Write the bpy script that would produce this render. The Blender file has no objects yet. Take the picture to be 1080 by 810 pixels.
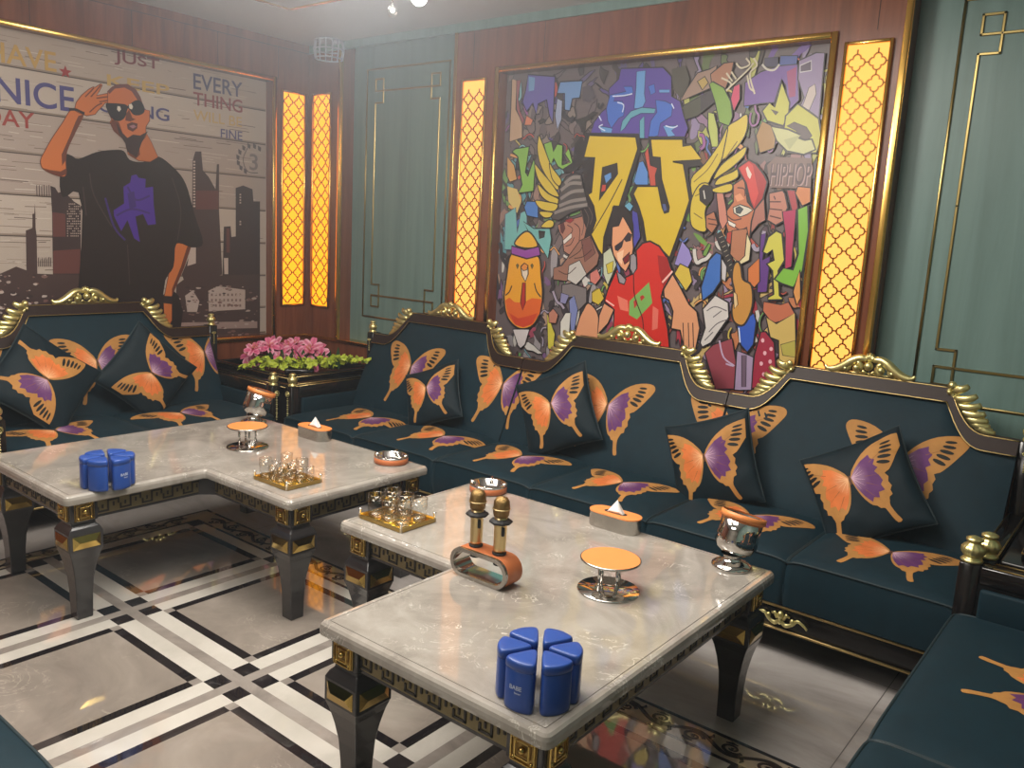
import bpy, bmesh, math, random
from mathutils import Vector, Matrix, noise
from mathutils.geometry import delaunay_2d_cdt
PI = math.pi
scene = bpy.context.scene
COL = scene.collection

# ---------------------------------------------------------------- camera
CAM = Vector((0.0, 0.0, 1.5))
YAW, PITCH, ROLL, FPX = math.radians(38.262), math.radians(10.081), math.radians(3.084), 880.0
_f = Vector((-math.sin(YAW)*math.cos(PITCH), math.cos(YAW)*math.cos(PITCH), -math.sin(PITCH)))
_r = _f.cross(Vector((0, 0, 1))).normalized()
_u = _r.cross(_f)
CR = _r*math.cos(ROLL) + _u*math.sin(ROLL)
CU = -_r*math.sin(ROLL) + _u*math.cos(ROLL)
cd = bpy.data.cameras.new('camera')
cam = bpy.data.objects.new('camera', cd)
COL.objects.link(cam)
cd.sensor_width = 36.0
cd.lens = FPX/1080*36.0
cd.clip_start = 0.05
m = Matrix.Identity(4)
for i in range(3):
    m[i][0], m[i][1], m[i][2], m[i][3] = CR[i], CU[i], -_f[i], CAM[i]
cam.matrix_world = m
scene.camera = cam


def ray(px, py):
    return CR*((px-540)/FPX) + CU*((405-py)/FPX) + _f


def on_y(px, py, y):
    d = ray(px, py)
    return CAM + d*((y-CAM.y)/d.y)


def on_x(px, py, x):
    d = ray(px, py)
    return CAM + d*((x-CAM.x)/d.x)


# ---------------------------------------------------------------- world, exposure, lights
scene.view_settings.view_transform = 'Standard'
scene.view_settings.look = 'None'
scene.view_settings.gamma = 1.0
scene.view_settings.use_curve_mapping = False
scene.view_settings.exposure = 0.10
wd = bpy.data.worlds.new('room_air')
scene.world = wd
wd.use_nodes = True
wd.node_tree.nodes['Background'].inputs[0].default_value = (0.55, 0.6, 0.7, 1)
wd.node_tree.nodes['Background'].inputs[1].default_value = 0.05
# added haze volume imitating the bluish chandelier glare, densest up by the ceiling
_vs = wd.node_tree.nodes.new('ShaderNodeVolumeScatter')
_geo = wd.node_tree.nodes.new('ShaderNodeNewGeometry')
_dist = wd.node_tree.nodes.new('ShaderNodeVectorMath')
_dist.operation = 'DISTANCE'
_dist.inputs[1].default_value = (-2.75, 2.8, 2.85)
_mr = wd.node_tree.nodes.new('ShaderNodeMapRange')
_mr.interpolation_type = 'SMOOTHSTEP'
_mr.inputs['From Min'].default_value = 0.2
_mr.inputs['From Max'].default_value = 2.2
_mr.inputs['To Min'].default_value = 0.11
_mr.inputs['To Max'].default_value = 0.005
wd.node_tree.links.new(_geo.outputs['Position'], _dist.inputs[0])
wd.node_tree.links.new(_dist.outputs['Value'], _mr.inputs['Value'])
wd.node_tree.links.new(_mr.outputs[0], _vs.inputs['Density'])
wd.cycles.volume_step_size = 0.4
_vs.inputs['Anisotropy'].default_value = 0.35
_vs.inputs['Color'].default_value = (0.78, 0.89, 1.0, 1)
wd.node_tree.links.new(_vs.outputs[0], wd.node_tree.nodes['World Output'].inputs['Volume'])
scene.cycles.transparent_max_bounces = 48
scene.cycles.max_bounces = 10
scene.cycles.volume_bounces = 1


def area(name, loc, size, power, color, target=None, sy=None):
    l = bpy.data.lights.new(name, 'AREA')
    l.energy = power
    l.color = color
    l.size = size
    if sy:
        l.shape = 'RECTANGLE'
        l.size_y = sy
    o = bpy.data.objects.new(name, l)
    COL.objects.link(o)
    o.location = loc
    if target is not None:
        o.rotation_euler = (Vector(target)-Vector(loc)).to_track_quat('-Z', 'Y').to_euler()
    return o


# added area lights under the ceiling for general fill, out of view, without fixtures
area('ceiling_fill_light', (-3.05, 1.3, 2.66), 0.9, 36, (1.0, 0.94, 0.86), sy=1.6)
area('ceiling_fill_light', (-1.35, 1.5, 2.66), 0.9, 36, (1.0, 0.94, 0.86), sy=1.6)
area('ceiling_fill_light', (-1.9, -0.9, 2.66), 1.6, 40, (1.0, 0.94, 0.86), sy=0.9)


# ---------------------------------------------------------------- colours / materials
def lin(c):
    c = c/255.0
    return c/12.92 if c <= 0.04045 else ((c+0.055)/1.055)**2.4


def S(r, g, b):
    return (lin(r), lin(g), lin(b))


class NT:
    def __init__(s, name):
        s.m = bpy.data.materials.new(name)
        s.m.use_nodes = True
        s.t = s.m.node_tree
        s.b = s.t.nodes['Principled BSDF']

    def n(s, typ, **kw):
        x = s.t.nodes.new(typ)
        for k, v in kw.items():
            if isinstance(k, str) and hasattr(x, k):
                setattr(x, k, v)
        return x

    def l(s, a, b):
        s.t.links.new(a, b)

    def noise(s, scale, detail=4, rough=0.55, stretch=None, dist=0.0):
        tc = s.n('ShaderNodeTexCoord')
        mp = s.n('ShaderNodeMapping')
        s.l(tc.outputs['Object'], mp.inputs[0])
        if stretch:
            mp.inputs['Scale'].default_value = stretch
        nz = s.n('ShaderNodeTexNoise')
        nz.inputs['Scale'].default_value = scale
        nz.inputs['Detail'].default_value = detail
        nz.inputs['Roughness'].default_value = rough
        nz.inputs['Distortion'].default_value = dist
        s.l(mp.outputs[0], nz.inputs['Vector'])
        return nz.outputs['Fac']

    def ramp(s, fac, stops):
        r = s.n('ShaderNodeValToRGB')
        s.l(fac, r.inputs[0])
        e = r.color_ramp.elements
        while len(e) < len(stops):
            e.new(0.5)
        for i, (p, c) in enumerate(stops):
            e[i].position = p
            e[i].color = (c[0], c[1], c[2], 1)
        return r.outputs[0]

    def bump(s, h, strength=0.2, dist=0.01):
        b = s.n('ShaderNodeBump')
        b.inputs['Strength'].default_value = strength
        b.inputs['Distance'].default_value = dist
        s.l(h, b.inputs['Height'])
        s.l(b.outputs[0], s.b.inputs['Normal'])

    def set(s, **kw):
        for k, v in kw.items():
            k = k.replace('_', ' ')
            i = s.b.inputs[k]
            i.default_value = (v[0], v[1], v[2], 1) if isinstance(v, tuple) else v
        return s


MATS = {}


def plain(name, c, rough=0.5, metal=0.0, vary=0.0, **kw):
    if name in MATS:
        return MATS[name]
    n = NT(name)
    n.set(Base_Color=c, Roughness=rough, Metallic=metal, **kw)
    if vary:
        f = n.noise(9, 3)
        a = tuple(x*(1-vary) for x in c)
        b = tuple(min(1, x*(1+vary)) for x in c)
        n.l(n.ramp(f, [(0.3, a), (0.7, b)]), n.b.inputs['Base Color'])
    MATS[name] = n.m
    return n.m


def wood(name, c1, c2, c3, rough, scale=3.0, stretch=(6, 6, 0.5), coat=0.0):
    n = NT(name)
    f = n.noise(scale, 6, 0.6, stretch, 0.6)
    n.l(n.ramp(f, [(0.3, c1), (0.5, c2), (0.72, c3)]), n.b.inputs['Base Color'])
    n.set(Roughness=rough, Coat_Weight=coat, Coat_Roughness=0.08)
    MATS[name] = n.m
    return n.m


def marble(name, base, light, dark, rough, scale=3.0, vein=None, stretch=None, vs=7.0, vamt=0.8, coat=1.0):
    n = NT(name)
    f = n.noise(scale, 8, 0.62, stretch, 1.1)
    c = n.ramp(f, [(0.28, dark), (0.5, base), (0.74, light)])
    if vein:
        g = n.noise(vs, 5, 0.6, stretch, 2.2)
        a = n.n('ShaderNodeMath', operation='SUBTRACT')
        a.inputs[1].default_value = 0.53
        n.l(g, a.inputs[0])
        b = n.n('ShaderNodeMath', operation='ABSOLUTE')
        n.l(a.outputs[0], b.inputs[0])
        msk = n.ramp(b.outputs[0], [(0.0, (vamt, vamt, vamt)), (0.012, (0, 0, 0))])
        g2 = n.noise(scale*1.7, 2, 0.5)
        m2 = n.ramp(g2, [(0.5, (0, 0, 0)), (0.62, (1, 1, 1))])
        mu = n.n('ShaderNodeMath', operation='MULTIPLY')
        n.l(msk, mu.inputs[0])
        n.l(m2, mu.inputs[1])
        mx = n.n('ShaderNodeMix', data_type='RGBA')
        n.l(mu.outputs[0], mx.inputs[0])
        n.l(c, mx.inputs[6])
        mx.inputs[7].default_value = (*vein, 1)
        c = mx.outputs[2]
    n.l(c, n.b.inputs['Base Color'])
    n.set(Roughness=rough, Coat_Weight=coat, Coat_Roughness=0.03, Coat_IOR=1.7)
    MATS[name] = n.m
    return n.m


M_wood = wood('red_brown_veneer', S(98, 54, 35), S(119, 67, 44), S(134, 79, 53), 0.26)
M_green = wood('grey_green_veneer', S(98, 123, 117), S(108, 134, 128), S(116, 142, 137), 0.36, 2.0, (7, 7, 0.35))
M_ceil = plain('ceiling_paint', S(176, 176, 176), 0.7, vary=0.02)
M_plainwall = plain('wall_paint', S(128, 122, 112), 0.6, vary=0.03)
M_goldtrim = plain('polished_brass', S(236, 190, 100), 0.22, 1.0)
M_greenline = plain('satin_brass_line', S(170, 150, 96), 0.28, 1.0)
M_gold = plain('champagne_gold_leaf', S(228, 216, 150), 0.33, 0.9)
M_goldline = plain('fine_gold_line', S(190, 165, 110), 0.3, 1.0)
M_darkwood = plain('dark_lacquered_wood', S(42, 27, 21), 0.42, Specular_IOR_Level=0.2)
M_black = plain('black_lacquer', S(20, 17, 17), 0.15)
M_leg = plain('charcoal_lacquer', S(50, 48, 49), 0.2, Coat_Weight=0.3)
M_top = marble('polished_pale_marble', S(158, 151, 142), S(178, 172, 163), S(134, 127, 119), 0.07, 4.0, S(228, 222, 210), vs=9.0, vamt=0.9, coat=0.35)
M_groove = plain('marble_groove', S(112, 104, 96), 0.4)
M_chrome = plain('chrome', S(225, 222, 218), 0.06, 1.0)
M_steel = plain('brushed_steel', S(190, 186, 180), 0.22, 1.0)
M_orange = plain('orange_leatherette', S(236, 146, 80), 0.42, vary=0.03)
M_orangeside = plain('tan_orange_leather', S(196, 112, 66), 0.5, vary=0.06)
M_blue = plain('royal_blue_plastic', S(42, 76, 152), 0.3, vary=0.03)
M_white = plain('white_paper', S(235, 235, 232), 0.8)
M_brassplate = plain('antique_brass_plate', S(176, 150, 92), 0.28, 1.0)
M_plategold = plain('mirror_gold_plate', S(196, 168, 96), 0.16, 1.0)
M_key = plain('greek_key_ground', S(128, 116, 84), 0.35, 0.7)
M_keydark = plain('greek_key_line', S(40, 36, 32), 0.35)
M_micgold = plain('gold_microphone_body', S(222, 198, 146), 0.33, 1.0)
M_rubber = plain('black_rubber', S(34, 32, 32), 0.6)
M_trayg = plain('amber_mirror_tray', S(226, 178, 60), 0.12, 0.9)


def thin_glass(name, rough=0.0, ior=1.35):
    n = NT(name)
    t = n.t
    g = n.n('ShaderNodeBsdfGlossy')
    g.inputs['Roughness'].default_value = rough
    tr = n.n('ShaderNodeBsdfTransparent')
    tr.inputs[0].default_value = (0.96, 0.96, 0.95, 1)
    lw = n.n('ShaderNodeLayerWeight')
    lw.inputs[0].default_value = 0.5
    pw = n.n('ShaderNodeMath', operation='POWER')
    pw.inputs[1].default_value = 3.5
    n.l(lw.outputs['Facing'], pw.inputs[0])
    f = n.n('ShaderNodeMapRange')
    f.inputs['To Min'].default_value = 0.10
    f.inputs['To Max'].default_value = 0.85
    n.l(pw.outputs[0], f.inputs['Value'])
    mx = n.n('ShaderNodeMixShader')
    n.l(f.outputs[0], mx.inputs[0])
    n.l(tr.outputs[0], mx.inputs[1])
    n.l(g.outputs[0], mx.inputs[2])
    n.l(mx.outputs[0], t.nodes['Material Output'].inputs['Surface'])
    MATS[name] = n.m
    return n.m


M_glass = thin_glass('clear_glass')


def emit(name, c, s):
    n = NT(name)
    n.set(Base_Color=(0, 0, 0), Emission_Color=c, Emission_Strength=s, Roughness=0.6)
    MATS[name] = n.m
    return n.m


def velvet():
    n = NT('teal_velvet')
    a = n.n('ShaderNodeVertexColor', layer_name='Col')
    f = n.noise(14, 4, 0.6)
    r = n.ramp(f, [(0.3, (0.86, 0.86, 0.86)), (0.7, (1.12, 1.12, 1.12))])
    mx = n.n('ShaderNodeMix', data_type='RGBA', blend_type='MULTIPLY')
    mx.inputs[0].default_value = 1.0
    n.l(a.outputs[0], mx.inputs[6])
    n.l(r, mx.inputs[7])
    n.l(mx.outputs[2], n.b.inputs['Base Color'])
    n.set(Roughness=0.65, Specular_IOR_Level=0.25, Sheen_Weight=0.06, Sheen_Roughness=0.4, Sheen_Tint=(0.35, 0.55, 0.65))
    n.bump(n.noise(260, 2), 0.12, 0.002)
    return n.m


TEAL = S(8, 37, 47)
TEAL_DK = S(6, 27, 35)
M_velvet = velvet()
M_piping = plain('teal_piping', S(16, 38, 44), 0.6)


# ---------------------------------------------------------------- mesh builder
class MB:
    def __init__(s):
        s.v, s.f, s.mi, s.sm, s.c, s.mats = [], [], [], [], [], []

    def mat(s, m):
        if m not in s.mats:
            s.mats.append(m)
        return s.mats.index(m)

    def add(s, vs, fs, m, smooth=False, col=TEAL):
        b = len(s.v)
        k = s.mat(m)
        s.v += [tuple(v) for v in vs]
        if isinstance(col, list):
            s.c += col
        else:
            s.c += [col]*len(vs)
        for f in fs:
            s.f.append(tuple(b+i for i in f))
            s.mi.append(k)
            s.sm.append(smooth)

    def bm(s, b, m, smooth=False, mtx=None):
        if mtx is not None:
            b.transform(mtx)
        b.verts.index_update()
        s.add([v.co.copy() for v in b.verts], [[v.index for v in f.verts] for f in b.faces], m, smooth)
        b.free()

    def box(s, lo, hi, m, bev=0.0, seg=2, smooth=None, mtx=None):
        b = bmesh.new()
        bmesh.ops.create_cube(b, size=1)
        for v in b.verts:
            for i in range(3):
                v.co[i] = lo[i] if v.co[i] < 0 else hi[i]
        if bev:
            bmesh.ops.bevel(b, geom=b.edges[:], offset=bev, segments=seg, profile=0.5, affect='EDGES')
        s.bm(b, m, bool(bev) if smooth is None else smooth, mtx)

    def lathe(s, prof, m, seg=24, mtx=None, mod=None, smooth=True):
        vs, fs = [], []
        n = len(prof)
        for i in range(seg):
            a = 2*PI*i/seg
            for (r, z) in prof:
                rr = r*(mod(a, r, z) if mod else 1)
                vs.append(Vector((rr*math.cos(a), rr*math.sin(a), z)))
        for i in range(seg):
            j = (i+1) % seg
            for k in range(n-1):
                fs.append((i*n+k, j*n+k, j*n+k+1, i*n+k+1))
        if mtx is not None:
            vs = [mtx @ v for v in vs]
        s.add(vs, fs, m, smooth)

    def tube(s, pts, rad, m, seg=8, closed=False, smooth=True, mtx=None, flat=1.0, up=None):
        pts = [Vector(p) for p in pts]
        n = len(pts)
        rr = rad if isinstance(rad, (list, tuple)) else [rad]*n
        vs, fs = [], []
        ref = Vector(up) if up else None
        for i, p in enumerate(pts):
            a = pts[i-1] if (i > 0 or closed) else p
            b = pts[(i+1) % n] if (i < n-1 or closed) else p
            t = (b-a).normalized() if (b-a).length > 1e-9 else Vector((0, 0, 1))
            u = ref if ref else (Vector((0, 0, 1)) if abs(t.z) < 0.9 else Vector((1, 0, 0)))
            x = t.cross(u)
            if x.length < 1e-6:
                x = t.cross(Vector((0, 1, 0.3)))
            x.normalize()
            y = x.cross(t).normalized()
            for k in range(seg):
                an = 2*PI*(k+0.5)/seg
                vs.append(p + x*math.cos(an)*rr[i] + y*math.sin(an)*rr[i]*flat)
        for i in range(n if closed else n-1):
            j = (i+1) % n
            for k in range(seg):
                l = (k+1) % seg
                fs.append((i*seg+k, j*seg+k, j*seg+l, i*seg+l))
        if not closed:
            fs.append(tuple(range(seg)))
            fs.append(tuple((n-1)*seg+k for k in reversed(range(seg))))
        if mtx is not None:
            vs = [mtx @ v for v in vs]
        s.add(vs, fs, m, smooth)

    def ball(s, c, r, m, seg=16, sz=1.0, mtx=None):
        k = 8
        prof = [(max(1e-5, r*math.sin(PI*i/k)), -r*sz*math.cos(PI*i/k)) for i in range(k+1)]
        t = Matrix.Translation(Vector(c))
        s.lathe(prof, m, seg, (mtx @ t) if mtx is not None else t)

    def prism(s, poly, fn, d0, d1, m, smooth=False):
        """poly 2D, fn(u,v,d)->3D, extruded from d0 to d1"""
        n = len(poly)
        vs = [fn(u, v, d0) for u, v in poly] + [fn(u, v, d1) for u, v in poly]
        tv, tf = fill(poly)
        s.add(vs, [(i, (i+1) % n, n+(i+1) % n, n+i) for i in range(n)], m, smooth)
        s.add([fn(u, v, d0) for u, v in tv], [tuple(reversed(f)) for f in tf], m)
        s.add([fn(u, v, d1) for u, v in tv], tf, m)

    def flat(s, poly, fn, d, m, col=TEAL):
        tv, tf = fill(poly)
        s.add([fn(u, v, d) for u, v in tv], tf, m, False, col)

    def build(s, name, parent=None, loc=None, merge=False):
        me = bpy.data.meshes.new(name)
        me.from_pydata(s.v, [], s.f)
        for m in s.mats:
            me.materials.append(m)
        me.polygons.foreach_set('material_index', s.mi)
        me.polygons.foreach_set('use_smooth', s.sm)
        if M_velvet in s.mats:
            ca = me.color_attributes.new('Col', 'FLOAT_COLOR', 'POINT')
            buf = []
            for c in s.c:
                buf += [c[0], c[1], c[2], 1.0]
            ca.data.foreach_set('color', buf)
        me.update()
        o = bpy.data.objects.new(name, me)
        COL.objects.link(o)
        if parent:
            o.parent = parent
        if loc:
            o.location = loc
        return o


def fill(poly, grid=None):
    """triangulate a simple polygon, optionally with interior grid points"""
    P = [Vector(p) for p in poly]
    n = len(P)
    if grid:
        Q = []
        for i in range(n):
            a, b = P[i], P[(i+1) % n]
            k = max(1, int((b-a).length/grid))
            for j in range(k):
                Q.append(a.lerp(b, j/k))
        P = Q
        n = len(P)
    E = [(i, (i+1) % n) for i in range(n)]
    pts = list(P)
    if grid:
        x0, x1 = min(p.x for p in P), max(p.x for p in P)
        y0, y1 = min(p.y for p in P), max(p.y for p in P)
        nx, ny = int((x1-x0)/grid), int((y1-y0)/grid)
        for i in range(1, nx+1):
            for j in range(1, ny+1):
                pts.append(Vector((x0+i*grid, y0+j*grid)))
    r = delaunay_2d_cdt(pts, E, [], 1, 1e-6)
    used = sorted({i for f in r[2] for i in f})
    mp = {a: b for b, a in enumerate(used)}
    out = []
    for f in r[2]:
        f = [mp[i] for i in f]
        a, b, c = (r[0][used[k]] for k in f[:3])
        if (b.x-a.x)*(c.y-a.y)-(b.y-a.y)*(c.x-a.x) < 0:
            f.reverse()
        out.append(tuple(f))
    return [(r[0][i].x, r[0][i].y) for i in used], out


def empty(name, loc, rz=0.0):
    o = bpy.data.objects.new(name, None)
    COL.objects.link(o)
    o.empty_display_size = 0.1
    o.location = loc
    o.rotation_euler = (0, 0, rz)
    return o


def tag(o, label=None, cat=None, group=None, kind=None):
    if label:
        o['label'] = label
    if cat:
        o['category'] = cat
    if group:
        o['group'] = group
    if kind:
        o['kind'] = kind
    return o


def copy_tree(o, parent=None):
    c = o.copy()
    COL.objects.link(c)
    c.parent = parent
    for ch in [x for x in bpy.data.objects if x.parent == o]:
        copy_tree(ch, c)
    return c


def catmull(pts, k=4, closed=True):
    n = len(pts)
    out = []
    rng = range(n) if closed else range(n-1)
    for i in rng:
        g = (lambda q: pts[q % n]) if closed else (lambda q: pts[max(0, min(n-1, q))])
        p0, p1, p2, p3 = g(i-1), g(i), g(i+1), g(i+2)
        for j in range(k):
            t = j/k
            out.append(tuple(0.5*((2*p1[d]) + (-p0[d]+p2[d])*t + (2*p0[d]-5*p1[d]+4*p2[d]-p3[d])*t*t +
                                  (-p0[d]+3*p1[d]-3*p2[d]+p3[d])*t**3) for d in range(len(p1))))
    if not closed:
        out.append(tuple(pts[-1]))
    return out


def ribbon(pts, w, closed=False):
    """2D polyline -> list of quads"""
    P = [Vector(p) for p in pts]
    n = len(P)
    L, R = [], []
    for i in range(n):
        a = P[i-1] if (i > 0 or closed) else P[i]
        b = P[(i+1) % n] if (i < n-1 or closed) else P[i]
        t = (b-a)
        t = t.normalized() if t.length > 1e-9 else Vector((1, 0))
        nn = Vector((-t.y, t.x))*(w/2 if not isinstance(w, (list, tuple)) else w[i]/2)
        L.append(P[i]+nn)
        R.append(P[i]-nn)
    vs = [tuple(p) for p in L+R]
    fs = []
    for i in range(n if closed else n-1):
        j = (i+1) % n
        fs.append((n+i, n+j, j, i))
    return vs, fs


_txt = {}


def text_shape(s):
    if s in _txt:
        return _txt[s]
    cu = bpy.data.curves.new('t', 'FONT')
    cu.body = s
    cu.offset = 0.012
    o = bpy.data.objects.new('t', cu)
    COL.objects.link(o)
    dg = bpy.context.evaluated_depsgraph_get()
    me = bpy.data.meshes.new_from_object(o.evaluated_get(dg))
    vs = [(v.co.x, v.co.y) for v in me.vertices]
    fs = [tuple(p.vertices) for p in me.polygons]
    bpy.data.objects.remove(o)
    bpy.data.curves.remove(cu)
    bpy.data.meshes.remove(me)
    x0, x1 = min(v[0] for v in vs), max(v[0] for v in vs)
    y0, y1 = min(v[1] for v in vs), max(v[1] for v in vs)
    _txt[s] = ([((a-x0)/(x1-x0), (b-y0)/(y1-y0)) for a, b in vs], fs)
    return _txt[s]
# ================================================================ ROOM SHELL
XL, YB, ZC = -4.93, 3.80, 2.70      # left wall plane, back wall plane, ceiling
XR, YF = 0.46, -2.3
GY = 3.91                           # recessed green panelling plane
MD = 0.07                           # depth of the mural recess
MATS['grey_tile'] = marble('grey_floor_marble', S(148, 138, 128), S(168, 158, 148), S(128, 118, 110), 0.06, 2.2, S(196, 186, 172), vs=4.0, vamt=0.5)
M_fwhite = marble('white_floor_marble', S(206, 200, 190), S(216, 211, 202), S(188, 182, 172), 0.07, 2.0)
M_fblack = marble('black_floor_marble', S(34, 30, 32), S(46, 40, 42), S(26, 24, 26), 0.07, 3.0, S(96, 92, 92), vs=5.0, vamt=0.7)
M_fgrey = marble('taupe_floor_stripe', S(150, 141, 133), S(170, 162, 154), S(126, 118, 112), 0.08, 5.0, None, (1, 1, 1))
M_fcream = marble('cream_band_marble', S(170, 156, 134), S(182, 168, 148), S(156, 142, 122), 0.08, 4.0)
M_fout = marble('outer_floor_marble', S(176, 169, 164), S(202, 196, 192), S(146, 139, 134), 0.07, 1.3, S(190, 182, 174), (1, 2.5, 1), 3.0, 0.4)
M_joint = plain('tile_joint', S(84, 78, 74), 0.6)
M_scroll = plain('dark_scroll_inlay', S(44, 36, 34), 0.1)


def floor():
    f = MB()
    PX, C0, CY = 0.745, -2.979, 1.474
    xin, yin = -3.70, 2.19          # inner edge of the scroll band
    xo, yo = -3.82, 2.32
    offs = [0.0215, 0.087, 0.122]
    def brk(c0, lo, hi):
        s = {lo, hi}
        k = int(math.floor((lo-c0)/PX))-1
        while c0+k*PX < hi+PX:
            for d in offs:
                for sg in (-1, 1):
                    x = c0+k*PX+sg*d
                    if lo < x < hi:
                        s.add(round(x, 5))
            k += 1
        return sorted(s)
    def cls(x, c0):
        d = abs((x-c0+PX/2) % PX-PX/2)
        return 0 if d < offs[0] else 1 if d < offs[1] else 2 if d < offs[2] else 3
    xs, ys = brk(C0, xin, XR+0.05), brk(CY, YF-0.1, yin)
    tb = {}
    for i in range(len(xs)-1):
        for j in range(len(ys)-1):
            a = cls((xs[i]+xs[i+1])/2, C0)
            b = cls((ys[j]+ys[j+1])/2, CY)
            if a == 0 or b == 0:
                mm = M_fgrey
            elif a == 1 and b == 1:
                mm = M_fblack
            elif a == 1 or b == 1:
                mm = M_fwhite
            elif a == 2 and b == 2:
                mm = M_fgrey
            elif a == 2 or b == 2:
                mm = M_fblack
            else:
                mm = MATS['grey_tile']
            f.add([(xs[i], ys[j], 0), (xs[i+1], ys[j], 0), (xs[i+1], ys[j+1], 0), (xs[i], ys[j+1], 0)], [(0, 1, 2, 3)], mm)
    X1, Y0 = XR+0.05, YF-0.1
    def q(x0, y0, x1, y1, mm, z=0.0):
        f.add([(x0, y0, z), (x1, y0, z), (x1, y1, z), (x0, y1, z)], [(0, 1, 2, 3)], mm)
    # band (L-shaped) with dark edge lines
    e = 0.016
    q(xin, yin, X1, yin+e, M_fblack); q(xin, yin+e, X1, yo-e, M_fcream); q(xin, yo-e, X1, yo, M_fblack)
    q(xin-e, Y0, xin, yin+e, M_fblack); q(xo+e, Y0, xin-e, yin+e, M_fcream); q(xo, Y0, xo+e, yo, M_fblack)
    q(xo+e, yin+e, xin, yo-e, M_fcream); q(xo+e, yo-e, xin, yo, M_fblack)
    # outer tiles
    q(XL-0.05, Y0, xo, YB+0.15, M_fout); q(xo, yo, X1, YB+0.15, M_fout)
    for x in [-4.2, -3.4, -2.6, -1.8, -0.601, 0.2]:
        q(x-0.0015, yo, x+0.0015, YB, M_joint, 0.0004)
    for y in [0.1, 0.9, 1.7, 2.5, 3.3]:
        q(XL, y-0.0015, xo, y+0.0015, M_joint, 0.0004)
    q(xo, 3.0, X1, 3.003, M_joint, 0.0004)
    # scroll ornament
    def scroll(cx, cy, along, L=0.24):
        """one repeat of the vine: a wave with a spiral in each hollow"""
        def T(u, v):
            return (cx+u, cy+v) if along == 0 else (cx+v, cy+u)
        pl = []
        a = [T(-L/2+L*t/40, 0.026*math.sin(2*PI*t/40)) for t in range(41)]
        pl.append((a, 0.016))
        for ox, sg in ((-L/4, 1), (L/4, -1)):
            sp, wd_ = [], []
            for t in range(31):
                an = sg*(0.2+t*0.30)
                r = 0.030*(1-t/38)
                sp.append(T(ox+r*math.cos(an)*1.15, -sg*0.010+sg*0.0+r*0.85*math.sin(an)*(1 if sg > 0 else 1)))
                wd_.append(0.0135*(1-t/50))
            sp_end = sp[-1]
            pl.append((sp, wd_))
            pl.append(([T(ox-0.028, -sg*0.030), T(ox-0.012, -sg*0.038), T(ox+0.010, -sg*0.036)], [0.005, 0.015, 0.004]))
            pl.append(([T(ox+0.040, sg*0.014), T(ox+0.050, sg*0.030), T(ox+0.046, sg*0.042)], [0.014, 0.012, 0.004]))
            vs, fs = ribbon([T(ox-0.004, -sg*0.010), T(ox+0.006, -sg*0.010)], 0.012)
            f.add([(x, y, 0.0006) for x, y in vs], fs, M_scroll)
        for p, w in pl:
            vs, fs = ribbon(p, w)
            f.add([(x, y, 0.0006) for x, y in vs], fs, M_scroll)
    x = xin+0.02
    while x < X1-0.1:
        scroll(x+0.12, (yin+yo)/2, 0)
        x += 0.24
    y = yin-0.02
    while y > 0.2:
        scroll((xin+xo)/2, y-0.12, 1)
        y -= 0.24
    b = MB()
    o = f.build('floor')
    tag(o, kind='structure')


floor()


def simple(name, lo, hi, mat, bev=0.0):
    b = MB()
    b.box(lo, hi, mat, bev)
    return tag(b.build(name), kind='structure')


simple('ceiling', (XL-0.2, YF-0.2, ZC), (XR+0.2, YB+0.3, ZC+0.1), M_ceil)
# ---- left wall (wood) with the mural recess y 1.62..3.52, z .73..2.42
MA = dict(y0=1.60, y1=3.505, z0=0.73, z1=2.425)
w = MB()
t = XL-0.2
w.box((t, YF-0.1, 0), (XL, MA['y0'], ZC), M_wood)
w.box((t, MA['y1'], 0), (XL, YB+0.2, ZC), M_wood)
w.box((t, MA['y0'], 0), (XL, MA['y1'], MA['z0']), M_wood)
w.box((t, MA['y0'], MA['z1']), (XL, MA['y1'], ZC), M_wood)
w.box((t, MA['y0'], MA['z0']), (XL-MD-0.02, MA['y1'], MA['z1']), M_wood)
tag(w.build('wall_left'), kind='structure')
# ---- back wall: green plane at GY, wood sections forward of it
MBk = dict(x0=-3.205, x1=-1.345, z0=0.73, z1=2.405)
w = MB()
w.box((XL, GY, 0), (XR+0.1, GY+0.12, ZC), M_green)
for x0, x1 in ((XL, -4.578), (-3.545, MBk['x0']), (MBk['x1'], -1.028), (-0.03, XR)):
    w.box((x0, YB, 0.70), (x1, GY, ZC), M_wood)
w.box((MBk['x0'], YB, 0.70), (MBk['x1'], GY, MBk['z0']), M_wood)
w.box((MBk['x0'], YB, MBk['z1']), (MBk['x1'], GY, ZC), M_wood)
w.box((MBk['x0'], YB+MD+0.02, MBk['z0']), (MBk['x1'], GY, MBk['z1']), M_wood)
w.box((XL, YB, 0), (XR, GY, 0.70), M_wood)
tag(w.build('wall_back'), kind='structure')
# panel seams of veneer: thin grooves
simple('wall_right', (XR, YF-0.1, 0), (XR+0.1, YB+0.2, ZC), M_green)
simple('wall_front', (XL-0.1, YF-0.1, 0), (XR+0.1, YF, ZC), M_plainwall)
# cornice strips
w = MB()
w.box((XL, YF, ZC-0.05), (XL+0.02, YB, ZC), M_wood)
w.box((XL, YB-0.012, ZC-0.05), (XR, YB+0.01, ZC), M_green)
tag(w.build('trim_1'), kind='structure')
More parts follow.
